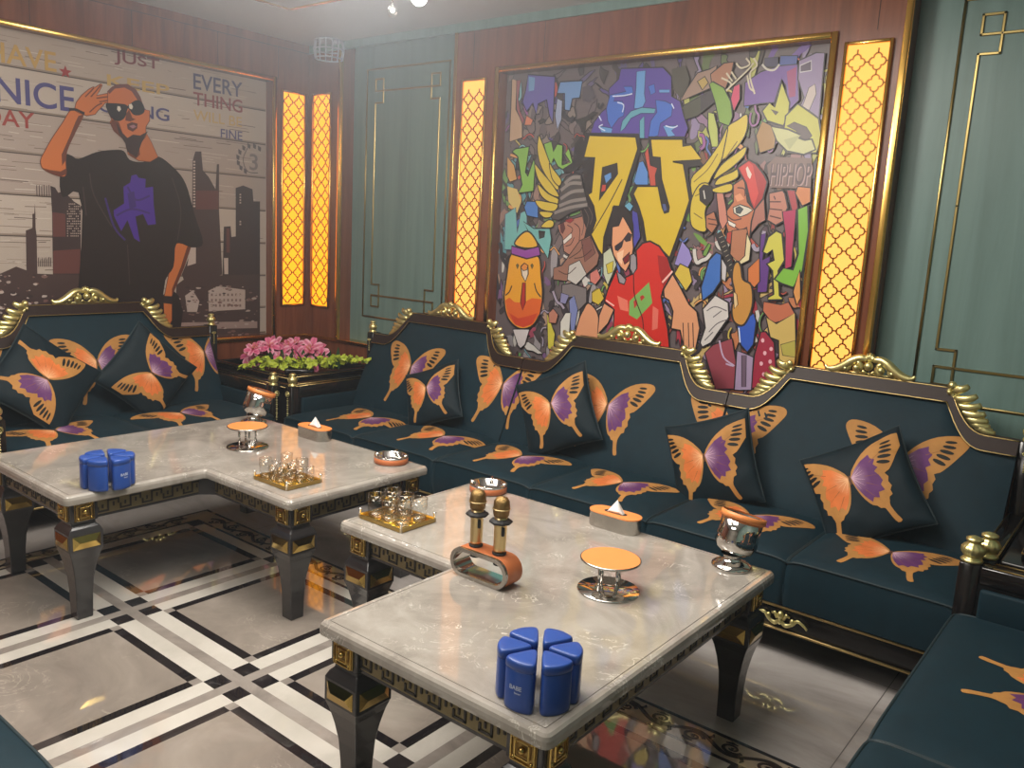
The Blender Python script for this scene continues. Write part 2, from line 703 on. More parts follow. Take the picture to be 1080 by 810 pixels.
# wainscot ledges (brass)
w = MB()
w.box((XL+0.0, YB-0.012, 0.695), (XR, YB+0.0, 0.722), M_goldtrim, 0.004)
w.box((-4.578, YB-0.012, 0.706), (-3.545, GY, 0.716), M_goldtrim)
w.box((-1.028, YB-0.012, 0.706), (-0.03, GY, 0.716), M_goldtrim)
tag(w.build('trim_2'), kind='structure')
w = MB()
w.box((XL, YF, 0.695), (XL+0.012, YB, 0.722), M_goldtrim, 0.004)
tag(w.build('trim_3'), kind='structure')
# vertical mirror-brass strips on the wood edges
k = 4
for x in (-4.592, -3.545, -1.042):
    w = MB()
    w.box((x-0.010, YB-0.012, 0.72), (x+0.016, YB+0.004, ZC-0.05), M_goldtrim, 0.003)
    if x > -1.1 or x < -4.5:
        w.box((x+0.014, YB, 0.72), (x+0.018, YB+0.012, ZC-0.05), M_goldtrim)
    tag(w.build('trim_%d' % k), kind='structure')
    k += 1


def moulding(pts, w=0.011, mat=M_greenline):
    """brass lines on the green panelling; pts (x,z) polyline"""
    mb = MB()
    for i in range(len(pts)-1):
        (x0, z0), (x1, z1) = pts[i], pts[i+1]
        mb.box((min(x0, x1)-w/2, GY-0.008, min(z0, z1)-w/2), (max(x0, x1)+w/2, GY+0.001, max(z0, z1)+w/2), mat, 0.002, 1)
    return mb


def green_panel(ox0, ox1, ix0, ix1, oz0=0.895, oz1=2.53, st=0.075):
    global k
    a = moulding([(ox0, oz0), (ox0, oz1), (ox1, oz1), (ox1, oz0), (ox0, oz0)])
    zt, zb = 2.39, 1.045
    s = st
    for sx, x in ((1, ix0), (-1, ix1)):
        for sz, z in ((1, zt), (-1, zb)):
            b = moulding([(x, z-sz*0.20 if False else (zt+zb)/2), (x, z-sz*0.075), (x+sx*s, z-sz*0.075), (x+sx*s, z+sz*s), (x, z+sz*s), (x, z), (x+sx*s, z)])
            a.add(b.v, b.f, M_greenline)
    for z in (zt, zb):
        b = moulding([(ix0+s, z), (ix1-s, z)])
        a.add(b.v, b.f, M_greenline)
    tag(a.build('trim_%d' % k), kind='structure')
    k += 1


green_panel(-4.443, -3.692, -4.360, -3.772)
green_panel(-0.858, -0.11, -0.785, -0.185)
# gold inlay frame of the tray ceiling
w = MB()
for lo, hi in (((-4.21, -1.6, 0), (-4.19, 3.11, 0)), ((-0.25, -1.6, 0), (-0.23, 3.11, 0)), ((-4.21, 3.09, 0), (-0.23, 3.11, 0)), ((-4.21, -1.6, 0), (-0.23, -1.58, 0))):
    w.box((lo[0], lo[1], ZC-0.006), (hi[0], hi[1], ZC+0.001), M_goldtrim)
tag(w.build('trim_%d' % k), kind='structure')
k += 1
w = MB()
for x in (-4.745,):
    pass
# mullion lines in the wood veneer
for x in (-1.16, -2.9, -3.41):
    w.box((x, YB-0.0008, MBk['z1']+0.02), (x+0.003, YB+0.001, ZC-0.05), M_darkwood)
for y in (2.0, 2.55, 3.1, 3.55):
    w.box((XL-0.001, y, MA['z1']+0.02), (XL+0.0008, y+0.003, ZC-0.05), M_darkwood)
tag(w.build('trim_%d' % k), kind='structure')
k += 1

# ================================================================ LATTICE LIGHT PANELS
M_amber_r = emit('warm_backlit_panel', (1.0, 0.37, 0.065), 1.8)
M_amber_l = emit('amber_backlit_panel', (1.0, 0.34, 0.006), 1.8)
M_lattice = plain('bronze_lattice', S(120, 80, 26), 0.35, 0.6)


def lattice_panel(x0, x1, z0, z1, place, em, label, loc, rz):
    """built in local x (width), z up, facing local -y"""
    root = empty('lattice_light_panel', loc, rz)
    tag(root, label, 'light panel', 'backlit lattice panels beside the murals')
    W = (x1-x0)
    fr = MB()
    e = 0.015
    for a, b in (((0, 0), (e, z1-z0)), ((W-e, 0), (W, z1-z0)), ((e, 0), (W-e, e)), ((e, z1-z0-e), (W-e, z1-z0))):
        fr.box((a[0], -0.016, a[1]), (b[0], 0.004, b[1]), M_goldtrim, 0.003, 1)
    fr.build('frame', root)
    d = MB()
    d.box((e*0.5, -0.004, e*0.5), (W-e*0.5, 0.0, z1-z0-e*0.5), em)
    d.build('diffuser', root)
    la = MB()
    p = (W-2*e)/2
    r0 = p*0.5
    rows = int((z1-z0)/p)
    for j in range(rows+1):
        zc = e+p*(j+0.5)*1.03
        if zc+r0 > z1-z0:
            break
        for i in range(2):
            xc = e+p*(i+0.5)
            ring = []
            for q in range(32):
                a = 2*PI*q/32
                r = r0*0.80*(0.66+0.34*abs(math.cos(2*a))**0.75)
                ring.append((xc+r*math.cos(a), zc+r*math.sin(a)))
            vs, fs = ribbon(ring, 0.0065, True)
            la.add([(x, -0.009, z) for x, z in vs], fs, M_lattice)
            for a in ([(xc, zc+r0*0.8), (xc, zc+r0*1.26)], [(xc-r0, zc), (xc-r0*0.8, zc)], [(xc+r0*0.8, zc), (xc+r0, zc)]):
                vs, fs = ribbon(a, 0.0065)
                la.add([(x, -0.009, z) for x, z in vs], fs, M_lattice)
    o = la.build('lattice', root)
    sm = o.modifiers.new('solid', 'SOLIDIFY')
    sm.thickness = 0.004
    return root


LZ0, LZ1 = 0.925, 2.385
lattice_panel(3.570, 3.772, LZ0, LZ1, 'A', M_amber_l, 'narrow amber lattice light panel between the man mural and the room corner', (XL+0.001, 3.570, LZ0), PI/2)
lattice_panel(-4.872, -4.668, LZ0, LZ1, 'B', M_amber_l, 'amber lattice light panel just right of the room corner, left of the first green panel', (-4.872, YB-0.001, LZ0), 0)
lattice_panel(-3.487, -3.290, LZ0, LZ1, 'B', M_amber_r, 'tall amber lattice light panel directly left of the DJ mural', (-3.487, YB-0.001, LZ0), 0)
lattice_panel(-1.283, -1.083, LZ0, LZ1, 'B', M_amber_r, 'widest looking amber lattice light panel, right of the DJ mural', (-1.283, YB-0.001, LZ0), 0)
# ================================================================ MURALS (flat printed walls, set back in brass frames)
_ink = {}


def ink(c):
    if c not in _ink:
        _ink[c] = plain('mural_print_%02x%02x%02x' % c, S(*c), 0.38)
    return _ink[c]


class Art:
    """layers of flat printed shapes lying on one wall plane"""
    def __init__(s, axis, pos, bounds):
        s.mb, s.axis, s.pos, s.b, s.k = MB(), axis, pos, bounds, 0

    def fn(s, u, v, d):
        # u along the wall, v = height, d = lift towards the room
        return (u, s.pos-d, v) if s.axis == 'y' else (s.pos+d, u, v)

    def uv(s, crop, X, Y):
        px, py = crop[0]+X/crop[2], crop[1]+Y/crop[2]
        p = on_y(px, py, s.pos) if s.axis == 'y' else on_x(px, py, s.pos)
        return (p.x if s.axis == 'y' else p.y, p.z)

    def clip(s, poly):
        u0, u1, v0, v1 = s.b
        for ax, lim, sg in ((0, u0, 1), (0, u1, -1), (1, v0, 1), (1, v1, -1)):
            out = []
            n = len(poly)
            for i in range(n):
                a, b = poly[i], poly[(i+1) % n]
                ia, ib = (a[ax]-lim)*sg >= 0, (b[ax]-lim)*sg >= 0
                if ia:
                    out.append(a)
                if ia != ib:
                    t = (lim-a[ax])/(b[ax]-a[ax])
                    out.append((a[0]+(b[0]-a[0])*t, a[1]+(b[1]-a[1])*t))
            poly = out
            if len(poly) < 3:
                return None
        return poly

    def up(s):
        s.k += 1
        return 0.0004+s.k*0.000007

    def raw(s, poly, c):
        poly = s.clip(poly)
        if poly:
            try:
                s.mb.flat(poly, s.fn, s.up(), ink(c))
            except Exception:
                pass

    def line(s, pts, w, c, closed=False):
        u0, u1, v0, v1 = s.b
        pts = [(min(u1-w/2, max(u0+w/2, a)), min(v1-w/2, max(v0+w/2, b))) for a, b in pts]
        vs, fs = ribbon(pts, w, closed)
        d = s.up()
        s.mb.add([s.fn(a, b, d) for a, b in vs], fs, ink(c))

    def P(s, crop, c, pts, ow=0.007, oc=(38, 32, 36), sm=False):
        q = [s.uv(crop, *p) for p in pts]
        if sm:
            q = catmull(q, 4)
        s.raw(q, c)
        if ow:
            s.line(q, ow, oc, True)

    def L(s, crop, c, pts, w=0.006, sm=True):
        q = [s.uv(crop, *p) for p in pts]
        if sm and len(q) > 2:
            q = catmull(q, 4, False)
        s.line(q, w, c)

    def T(s, crop, text, bl, rt, c, w=None):
        a, b = s.uv(crop, *bl), s.uv(crop, *rt)
        vs, fs = text_shape(text)
        d = s.up()
        pts = [(a[0]+(b[0]-a[0])*x, a[1]+(b[1]-a[1])*y) for x, y in vs]
        pts = [(min(s.b[1], max(s.b[0], x)), min(s.b[3], max(s.b[2], y))) for x, y in pts]
        s.mb.add([s.fn(x, y, d) for x, y in pts], fs, ink(c))


def blob(rnd, cu, cv, ru, rv, n=9, jag=0.45):
    o = []
    a0 = rnd.random()*6
    for i in range(n):
        a = a0+2*PI*i/n
        r = 1-jag*rnd.random()
        o.append((cu+ru*r*math.cos(a), cv+rv*r*math.sin(a)))
    return o


def frame_strip(name_mat, axis, pos, b, w=0.030, out=0.014):
    """brass frame around a recess; b = (u0,u1,v0,v1)"""
    mb = MB()
    u0, u1, v0, v1 = b
    for a, c in (((u0-w, v0-w), (u0, v1+w)), ((u1, v0-w), (u1+w, v1+w)), ((u0, v0-w), (u1, v0)), ((u0, v1), (u1, v1+w))):
        if axis == 'y':
            mb.box((a[0], pos-out, a[1]), (c[0], pos+0.004, c[1]), M_goldtrim, 0.004, 1)
        else:
            mb.box((pos-0.004, a[0], a[1]), (pos+out, c[0], c[1]), M_goldtrim, 0.004, 1)
    return mb


# ---------------------------------------------------------------- DJ mural (back wall)
DJ = empty('wall_mural', ((MBk['x0']+MBk['x1'])/2, YB+MD, 0.73))
tag(DJ, 'colourful graffiti cartoon mural with big yellow letters DJ in a brass frame above the sofas', 'mural')
A = Art('y', YB+MD, (MBk['x0'], MBk['x1'], MBk['z0'], MBk['z1']))
A.mb.box((MBk['x0'], YB+MD, MBk['z0']), (MBk['x1'], YB+MD+0.02, MBk['z1']), ink((102, 91, 93)))
M1, M2, M3 = (520, 60, 9.0), (620, 50, 7.714), (740, 45, 7.714)
M4, M5, M6 = (520, 130, 6.75), (610, 130, 6.75), (730, 130, 6.75)
M7, M8, M9 = (520, 230, 5.4), (600, 210, 5.0643), (720, 230, 4.5)
DK = (48, 42, 44)
rnd = random.Random(7)
# busy underlayer: torn posters, drips and tags
u0, u1, v0, v1 = A.b
for i in range(760):
    cu, cv = rnd.uniform(u0, u1), rnd.uniform(v0, v1)
    fx, fz = (cu-u0)/(u1-u0), (cv-v0)/(v1-v0)
    if fz > 0.72:
        pal = [(118, 104, 104), (104, 92, 96), (70, 62, 62), (132, 118, 112), (84, 70, 130), (96, 84, 120)] if fx < 0.6 else [(110, 84, 150), (140, 126, 160), (74, 66, 62), (170, 170, 90), (140, 110, 140), (96, 110, 70)]
    elif fz > 0.4:
        pal = [(118, 104, 104), (70, 62, 62), (110, 150, 90), (96, 150, 160), (150, 120, 110), (60, 56, 62)] if fx < 0.5 else [(120, 88, 70), (150, 110, 110), (90, 70, 80), (110, 150, 70), (150, 60, 60), (60, 50, 54)]
    else:
        pal = [(150, 144, 148), (200, 196, 190), (120, 90, 130), (150, 70, 90), (60, 54, 60), (170, 140, 120)] if fx < 0.6 else [(160, 50, 66), (196, 168, 110), (150, 130, 160), (60, 50, 54), (140, 70, 60), (190, 120, 80)]
    q = blob(rnd, 0, 0, rnd.uniform(0.012, 0.05), rnd.uniform(0.035, 0.12), rnd.choice((7, 9, 12, 14)), 0.72)
    ang = rnd.gauss(0, 0.6)
    q = [(cu+a*math.cos(ang)-b*math.sin(ang), cv+a*math.sin(ang)+b*math.cos(ang)) for a, b in q]
    if i % 3:
        q = catmull(q, 3)
    A.raw(q, rnd.choice(pal))
    qq = A.clip(q)
    if qq and rnd.random() < 0.6:
        A.line(qq, 0.005, DK, True)
SQ = [(200, 196, 190), (84, 110, 180), (150, 90, 150), (190, 170, 80), (180, 80, 70), (110, 160, 90), (210, 150, 90), (120, 170, 180), (60, 54, 60), (160, 150, 170)]
for i in range(170):
    cu, cv = rnd.uniform(u0+0.05, u1-0.05), rnd.uniform(v0+0.05, v1-0.05)
    n, a, st = rnd.choice((5, 6, 7)), rnd.uniform(0, 6.28), rnd.uniform(0.018, 0.04)
    pts = []
    for j in range(n):
        pts.append((cu, cv))
        cu += st*math.cos(a)*0.7
        cv += st*math.sin(a)
        a += rnd.uniform(-1.3, 1.3)
    q = catmull(pts, 4, False)
    w_ = rnd.choice((0.005, 0.008, 0.014, 0.018))
    A.line(q, w_+0.007, DK)
    A.line(q, w_, rnd.choice(SQ))
# upper left: tan drips, purple and light blue letters
A.P(M1, (182, 150, 122), [(190, 215), (240, 225), (228, 500), (290, 620), (290, 770), (165, 810), (180, 500)])
A.P(M1, (150, 84, 92), [(235, 230), (275, 225), (250, 400), (270, 520), (310, 600), (290, 640), (235, 500)], 0.004)
A.P(M1, (96, 86, 160), [(345, 170), (600, 190), (590, 420), (580, 640), (545, 560), (520, 410), (440, 450), (420, 550), (390, 440), (330, 520), (290, 430), (320, 320)])
A.P(M1, (104, 146, 190), [(350, 190), (410, 200), (400, 320), (350, 330)], 0)
A.P(M1, (104, 140, 190), [(650, 240), (860, 228), (835, 390), (765, 400), (740, 515), (690, 505), (690, 350), (618, 350)])
A.P(M1, (150, 160, 190), [(620, 400), (670, 420), (660, 600), (620, 690), (600, 560)], 0.004)
A.P(M1, (200, 120, 90), [(330, 560), (390, 600), (370, 650), (310, 650)], 0.003)
A.P(M1, DK, [(790, 600), (890, 570), (960, 520), (1010, 530), (900, 620), (880, 760), (820, 640)], 0)
A.P(M1, (84, 76, 84), [(860, 290), (930, 270), (985, 380), (930, 430), (860, 420)], 0)
# blue / purple wild-style piece in the middle
A.P(M2, (84, 64, 152), [(280, 175), (620, 165), (690, 240), (690, 400), (760, 440), (790, 560), (825, 660), (790, 745), (500, 745), (410, 740), (395, 710), (35, 700), (60, 610), (120, 530), (180, 480), (180, 340), (260, 260)], 0.006, DK)
BL, LB, TQ = (62, 104, 192), (96, 150, 206), (92, 158, 176)
A.P(M2, LB, [(405, 200), (480, 190), (470, 380), (480, 440), (450, 500), (385, 500), (400, 330)], 0.005, (50, 50, 110))
A.P(M2, BL, [(300, 320), (370, 320), (380, 370), (330, 400), (230, 400), (220, 440), (290, 440), (310, 500), (300, 560), (260, 580), (200, 660), (170, 600), (160, 500), (190, 390), (320, 360)], 0.005, (50, 50, 110))
A.P(M2, BL, [(560, 430), (640, 440), (700, 470), (690, 560), (600, 620), (580, 720), (500, 740), (520, 600), (570, 530)], 0.005, (50, 50, 110))
A.P(M2, TQ, [(270, 690), (290, 600), (360, 520), (450, 490), (560, 500), (550, 540), (440, 540), (360, 580), (310, 660)], 0.005, (50, 50, 110))
A.P(M2, LB, [(95, 640), (210, 660), (200, 700), (120, 695)], 0.004, (50, 50, 110))
A.P(M2, LB, [(620, 640), (740, 640), (690, 680), (720, 720), (660, 730)], 0.004, (50, 50, 110))
A.P(M2, TQ, [(430, 600), (470, 560), (470, 740), (430, 740)], 0.004, (50, 50, 110))
A.P(M2, BL, [(500, 320), (550, 300), (560, 370), (520, 390)], 0.004, (50, 50, 110))
A.P(M2, LB, [(590, 345), (675, 345), (672, 372), (590, 372)], 0.003, (50, 50, 110))
for l in ([(100, 560), (120, 600)], [(250, 450), (300, 470), (290, 530)], [(690, 460), (710, 500)], [(130, 630), (100, 650), (150, 680)], [(640, 640), (700, 655), (740, 640)], [(210, 400), (300, 395), (370, 380)]):
    A.L(M2, (205, 215, 235), l, 0.006)
# dark smudge and figures to its right
A.P(M2, (76, 72, 64), [(690, 180), (800, 150), (840, 260), (800, 380), (760, 420), (700, 330)], 0)
A.P(M2, (72, 72, 60), [(780, 480), (1000, 360), (1035, 450), (900, 560), (800, 590)], 0.005)
A.P(M2, (150, 124, 110), [(820, 330), (900, 210), (1000, 180), (1060, 150), (1040, 320), (860, 400), (760, 440)], 0.006)
A.P(M2, (176, 150, 84), [(900, 280), (960, 240), (990, 290), (940, 350)], 0.006)
# right: tan figure, purple letters, green-yellow letters
A.P(M3, (160, 110, 84), [(80, 260), (190, 170), (270, 160), (250, 260), (200, 380), (90, 330)], 0.006)
A.P(M3, (108, 76, 150), [(490, 240), (640, 190), (790, 180), (800, 470), (720, 550), (690, 350), (660, 300), (600, 490), (490, 500), (350, 520), (360, 330)], 0.006)
A.P(M3, (150, 60, 110), [(700, 240), (780, 200), (770, 440), (720, 450)], 0)
A.P(M3, (70, 86, 150), [(650, 110), (790, 110), (780, 180), (640, 190)], 0.004)
A.P(M3, (140, 124, 160), [(800, 150), (940, 85), (1010, 90), (960, 640), (880, 590), (800, 540), (840, 450), (790, 300)], 0.006)
A.P(M3, (84, 70, 92), [(810, 190), (900, 150), (900, 230), (810, 245)], 0.005, (200, 196, 200))
A.P(M3, (190, 176, 170), [(880, 370), (930, 340), (940, 420), (880, 560), (820, 540), (850, 460)], 0.003)
A.P(M3, (60, 54, 84), [(520, 130), (630, 120), (630, 200), (520, 200)], 0.003)
A.L(M3, (196, 190, 180), [(500, 180), (540, 220), (600, 225), (640, 180)], 0.009)
for l in ([(170, 290), (250, 340), (190, 410)], [(200, 400), (370, 240), (430, 170)], [(210, 250), (260, 320)], [(290, 170), (330, 210), (400, 180), (370, 130)], [(430, 130), (460, 190), (400, 260), (440, 420)], [(380, 270), (400, 370), (440, 400)], [(250, 240), (290, 300)]):
    A.L(M3, (200, 190, 166), l, 0.008)
A.P(M3, (124, 160, 66), [(70, 340), (100, 320), (190, 370), (245, 480), (260, 600), (230, 680), (150, 650), (120, 500)], 0.006)
A.P(M3, (200, 60, 100), [(270, 360), (320, 340), (320, 460), (270, 560), (245, 460)], 0.005)
A.P(M3, (60, 54, 60), [(0, 430), (90, 390), (110, 490), (0, 560)], 0)
A.P(M3, (176, 186, 96), [(60, 570), (110, 580), (140, 700), (145, 850), (90, 850), (60, 700)], 0.006)
A.P(M3, (188, 186, 70), [(500, 560), (560, 490), (600, 530), (660, 330), (725, 490), (715, 600), (670, 680), (540, 640)], 0.008)
A.P(M3, (70, 60, 50), [(570, 545), (635, 565), (610, 595)], 0)
A.P(M3, (186, 184, 66), [(690, 600), (790, 500), (880, 560), (960, 620), (985, 780), (940, 900), (700, 900), (580, 700), (680, 690)], 0.008)
A.P(M3, (160, 120, 66), [(500, 640), (620, 700), (600, 860), (480, 900), (450, 760)], 0.006)
A.P(M3, (80, 64, 66), [(700, 680), (760, 650), (860, 690), (905, 760), (870, 800), (800, 770), (780, 720)], 0.004)
A.P(M6, (190, 190, 134), [(570, 25), (690, 45), (780, 85), (760, 105), (810, 122), (860, 115), (885, 190), (800, 225), (680, 200), (610, 130)], 0.008)
A.P(M6, (168, 170, 120), [(660, 120), (780, 85), (700, 190)], 0)
A.P(M6, (120, 96, 92), [(600, 240), (860, 250), (850, 470), (560, 460), (540, 300)], 0)
A.T(M6, 'HIPHOP', (560, 450), (870, 290), (176, 146, 146))
A.T(M6, 'HIPHOP', (556, 440), (862, 284), (84, 66, 70))
A.P(M6, (170, 60, 70), [(680, 480), (740, 480), (760, 600), (700, 810), (640, 810), (720, 640)], 0.006)
A.P(M6, (206, 130, 80), [(760, 450), (850, 460), (850, 560), (790, 590), (740, 500)], 0.006)
# left: green letters, teal letters
A.P(M4, (128, 176, 76), [(145, 205), (170, 182), (268, 168), (240, 350), (255, 380), (300, 250), (310, 300), (298, 485), (190, 500), (215, 440), (185, 240)], 0.008)
A.P(M4, (128, 176, 76), [(370, 150), (425, 130), (440, 205), (465, 150), (505, 160), (500, 300), (560, 280), (520, 220), (550, 180), (575, 280), (520, 340), (470, 310), (440, 250), (415, 310), (395, 240)], 0.007)
A.P(M4, DK, [(590, 150), (640, 90), (700, 240), (600, 340), (520, 360), (500, 330), (575, 280)], 0)
A.P(M4, (196, 150, 90), [(110, 240), (160, 300), (180, 400), (130, 420), (110, 380)], 0.005)
A.P(M4, (204, 180, 110), [(110, 450), (180, 470), (210, 560), (180, 640), (120, 560)], 0)
A.P(M4, (112, 174, 172), [(95, 650), (170, 600), (182, 780), (205, 640), (250, 620), (250, 740), (300, 730), (340, 790), (330, 900), (90, 900)], 0.006, (90, 90, 120))
A.P(M4, (72, 120, 190), [(230, 600), (250, 555), (330, 560), (330, 675), (250, 660)], 0.007)
A.P(M7, (112, 174, 172), [(180, 20), (240, 60), (330, 60), (340, 120), (320, 230), (270, 150), (210, 80)], 0.006)
A.P(M7, DK, [(265, 70), (305, 75), (300, 110), (270, 120)], 0)
# D and J
YL = (208, 178, 52)
A.P(M5, DK, [(60, 70), (440, 75), (455, 185), (330, 610), (280, 620), (250, 700), (200, 960), (170, 960), (80, 800), (60, 500), (30, 250)], 0)
A.P(M5, DK, [(505, 95), (765, 95), (770, 145), (830, 140), (860, 250), (900, 300), (790, 320), (790, 400), (820, 550), (775, 690), (670, 990), (560, 900), (470, 840), (440, 700), (410, 600), (370, 505), (410, 430), (560, 430), (520, 280)], 0)
A.P(M5, YL, [(88, 88), (415, 98), (432, 185), (300, 590), (262, 588), (225, 700), (190, 812), (182, 940), (150, 900), (99, 793), (135, 690), (118, 590), (78, 512), (102, 495), (125, 245), (48, 242)], 0.008)
A.P(M5, DK, [(180, 315), (285, 285), (290, 362), (155, 555)], 0.004)
A.P(M5, (90, 140, 200), [(192, 375), (240, 350), (245, 390), (205, 430)], 0.003)
A.P(M5, (190, 70, 60), [(180, 440), (205, 440), (200, 480), (172, 490)], 0)
A.P(M5, (88, 134, 200), [(402, 415), (440, 280), (470, 270), (505, 350), (505, 440), (420, 440)], 0.005)
A.P(M5, (190, 80, 66), [(480, 220), (505, 170), (520, 300), (570, 320), (555, 370), (560, 445), (520, 445), (505, 340)], 0.004)
A.L(M5, DK, [(320, 400), (220, 590), (105, 785)], 0.006)
A.P(M5, YL, [(525, 115), (748, 115), (752, 165), (812, 155), (885, 262), (680, 275), (755, 290), (775, 400), (800, 550), (755, 690), (659, 953), (570, 870), (490, 840), (470, 700), (440, 600), (400, 505), (430, 450), (575, 450), (605, 600), (622, 642), (650, 632), (655, 600), (600, 400), (590, 245), (535, 240)], 0.008)
A.P(M5, (80, 90, 140), [(605, 575), (630, 575), (640, 620), (615, 630)], 0.003)
A.P(M5, (100, 160, 190), [(335, 590), (370, 560), (400, 590), (375, 630)], 0.005)
A.P(M5, (74, 70, 160), [(390, 620), (430, 640), (450, 810), (400, 900), (390, 760)], 0.005)
# left yellow wing feathers
for p in ([(335, 90), (352, 120), (405, 260), (475, 445), (450, 465), (360, 330), (325, 200)],
          [(305, 292), (350, 340), (440, 450), (478, 525), (400, 495), (330, 400)],
          [(330, 436), (400, 500), (475, 540), (468, 575), (390, 552), (342, 500)],
          [(310, 552), (380, 558), (470, 580), (440, 628), (350, 612)],
          [(340, 630), (430, 635), (420, 668), (370, 672)],
          [(350, 738), (400, 690), (440, 700), (428, 742)],
          [(410, 285), (440, 330), (492, 400), (492, 435), (470, 445), (428, 390)]):
    A.P(M4, (204, 178, 64), p, 0.006, DK, True)
# man in the striped bucket hat
A.P(M4, DK, [(640, 590), (700, 570), (745, 690), (705, 745), (722, 770), (680, 850), (640, 740)], 0)
A.P(M7, (168, 116, 98), [(375, 40), (440, 10), (515, -10), (540, 60), (520, 150), (450, 215), (410, 190), (402, 110), (385, 80)], 0.006)
A.P(M7, (214, 208, 200), [(405, 128), (455, 82), (456, 112), (412, 150)], 0.004)
A.P(M7, (150, 44, 50), [(415, 15), (450, 0), (470, 10), (445, 30)], 0.003)
A.P(M7, (146, 104, 88), [(450, 200), (500, 130), (560, 100), (612, 210), (600, 265), (540, 320), (420, 360), (350, 350), (352, 285), (400, 270)], 0.005)
A.P(M7, (120, 76, 70), [(510, 130), (560, 110), (590, 200), (530, 250)], 0.004)
A.P(M7, (200, 120, 110), [(560, 315), (600, 290), (620, 340), (590, 380), (560, 360)], 0.004)
A.P(M7, (190, 186, 180), [(440, 270), (500, 240), (540, 320), (480, 380), (430, 350)], 0.005)
A.P(M7, (120, 112, 112), [(400, 380), (450, 370), (540, 400), (540, 480), (490, 530), (460, 450), (395, 460)], 0.007)
A.P(M7, (130, 130, 170), [(395, 425), (440, 440), (420, 490), (388, 480)], 0.004)
A.P(M7, (120, 130, 180), [(440, 470), (470, 440), (490, 520), (470, 640), (450, 640)], 0.004)
A.P(M7, (210, 208, 200), [(390, 590), (420, 540), (450, 540), (440, 680), (390, 690)], 0.005)
A.P(M7, (200, 190, 70), [(315, 540), (360, 660), (350, 750), (320, 740)], 0.004)
A.P(M7, (180, 120, 100), [(325, 540), (350, 515), (378, 550), (365, 600), (325, 595)], 0.005)
A.P(M7, (200, 176, 60), [(570, 420), (600, 400), (640, 430), (620, 490), (575, 470)], 0.004)
A.P(M4, (76, 70, 70), [(600, 355), (640, 372), (652, 450), (682, 560), (692, 600), (640, 612), (560, 642), (480, 692), (430, 684), (422, 665), (470, 600), (482, 500), (490, 440), (530, 380)], 0.007)
for l in ([(520, 430), (570, 390), (630, 385)], [(492, 480), (560, 430), (640, 430)], [(490, 540), (570, 490), (655, 480)], [(480, 590), (570, 555), (670, 540)], [(445, 640), (560, 600), (680, 580)]):
    A.L(M4, (134, 126, 122), l, 0.018)
A.P(M7, (90, 50, 50), [(388, 40), (410, 22), (420, 60), (404, 92), (392, 80)], 0)
for l in ([(430, 40), (460, 60), (452, 90)], [(470, 30), (500, 60), (498, 130)], [(420, 160), (450, 150), (470, 110)], [(520, 150), (500, 190), (440, 230)], [(470, 230), (520, 220), (570, 180)], [(380, 300), (430, 320), (480, 280)]):
    A.L(M7, (70, 46, 46), l, 0.005)
for l in ([(660, 610), (690, 680), (670, 760)], [(690, 600), (716, 660), (700, 720)], [(640, 640), (655, 720), (640, 800)]):
    A.L(M4, (96, 80, 76), l, 0.005)
# bird with the purple headband
A.P(M7, (226, 158, 42), [(110, 205), (85, 330), (70, 450), (85, 555), (130, 615), (180, 632), (235, 610), (275, 540), (290, 430), (282, 330), (268, 220), (190, 215)], 0.012, DK, True)
A.P(M7, (216, 98, 40), [(76, 470), (100, 452), (130, 478), (180, 482), (230, 455), (286, 462), (272, 545), (232, 606), (180, 624), (132, 608), (90, 555)], 0, DK)
A.P(M7, (200, 66, 40), [(100, 540), (150, 570), (200, 560), (262, 540), (232, 600), (180, 620), (132, 604)], 0, DK)
A.P(M7, (226, 172, 54), [(130, 148), (165, 95), (205, 76), (242, 110), (260, 162), (190, 172)], 0.010, DK, True)
A.P(M7, (142, 70, 156), [(113, 158), (190, 180), (268, 162), (277, 212), (200, 232), (112, 205)], 0.008)
A.P(M7, (222, 208, 190), [(166, 275), (186, 257), (206, 270), (208, 318), (192, 362), (172, 325)], 0.008)
A.P(M7, (222, 140, 60), [(166, 280), (186, 257), (206, 270), (200, 295), (180, 300)], 0.005)
A.P(M7, (176, 44, 36), [(176, 368), (192, 368), (192, 480), (176, 524), (164, 480)], 0.006)
for x in (147, 230):
    A.P(M7, (120, 110, 60), [(x-7, 268), (x, 260), (x+7, 270), (x, 290)], 0.005)
A.L(M7, DK, [(115, 385), (100, 420), (78, 440)], 0.008)
A.L(M7, DK, [(243, 370), (255, 415), (280, 450)], 0.008)
A.P(M7, (208, 200, 200), [(120, 632), (215, 632), (190, 720), (165, 742), (148, 725)], 0.008)
A.P(M7, (70, 64, 66), [(232, 645), (262, 640), (270, 610), (282, 650), (300, 660), (278, 680), (272, 710), (255, 690)], 0)
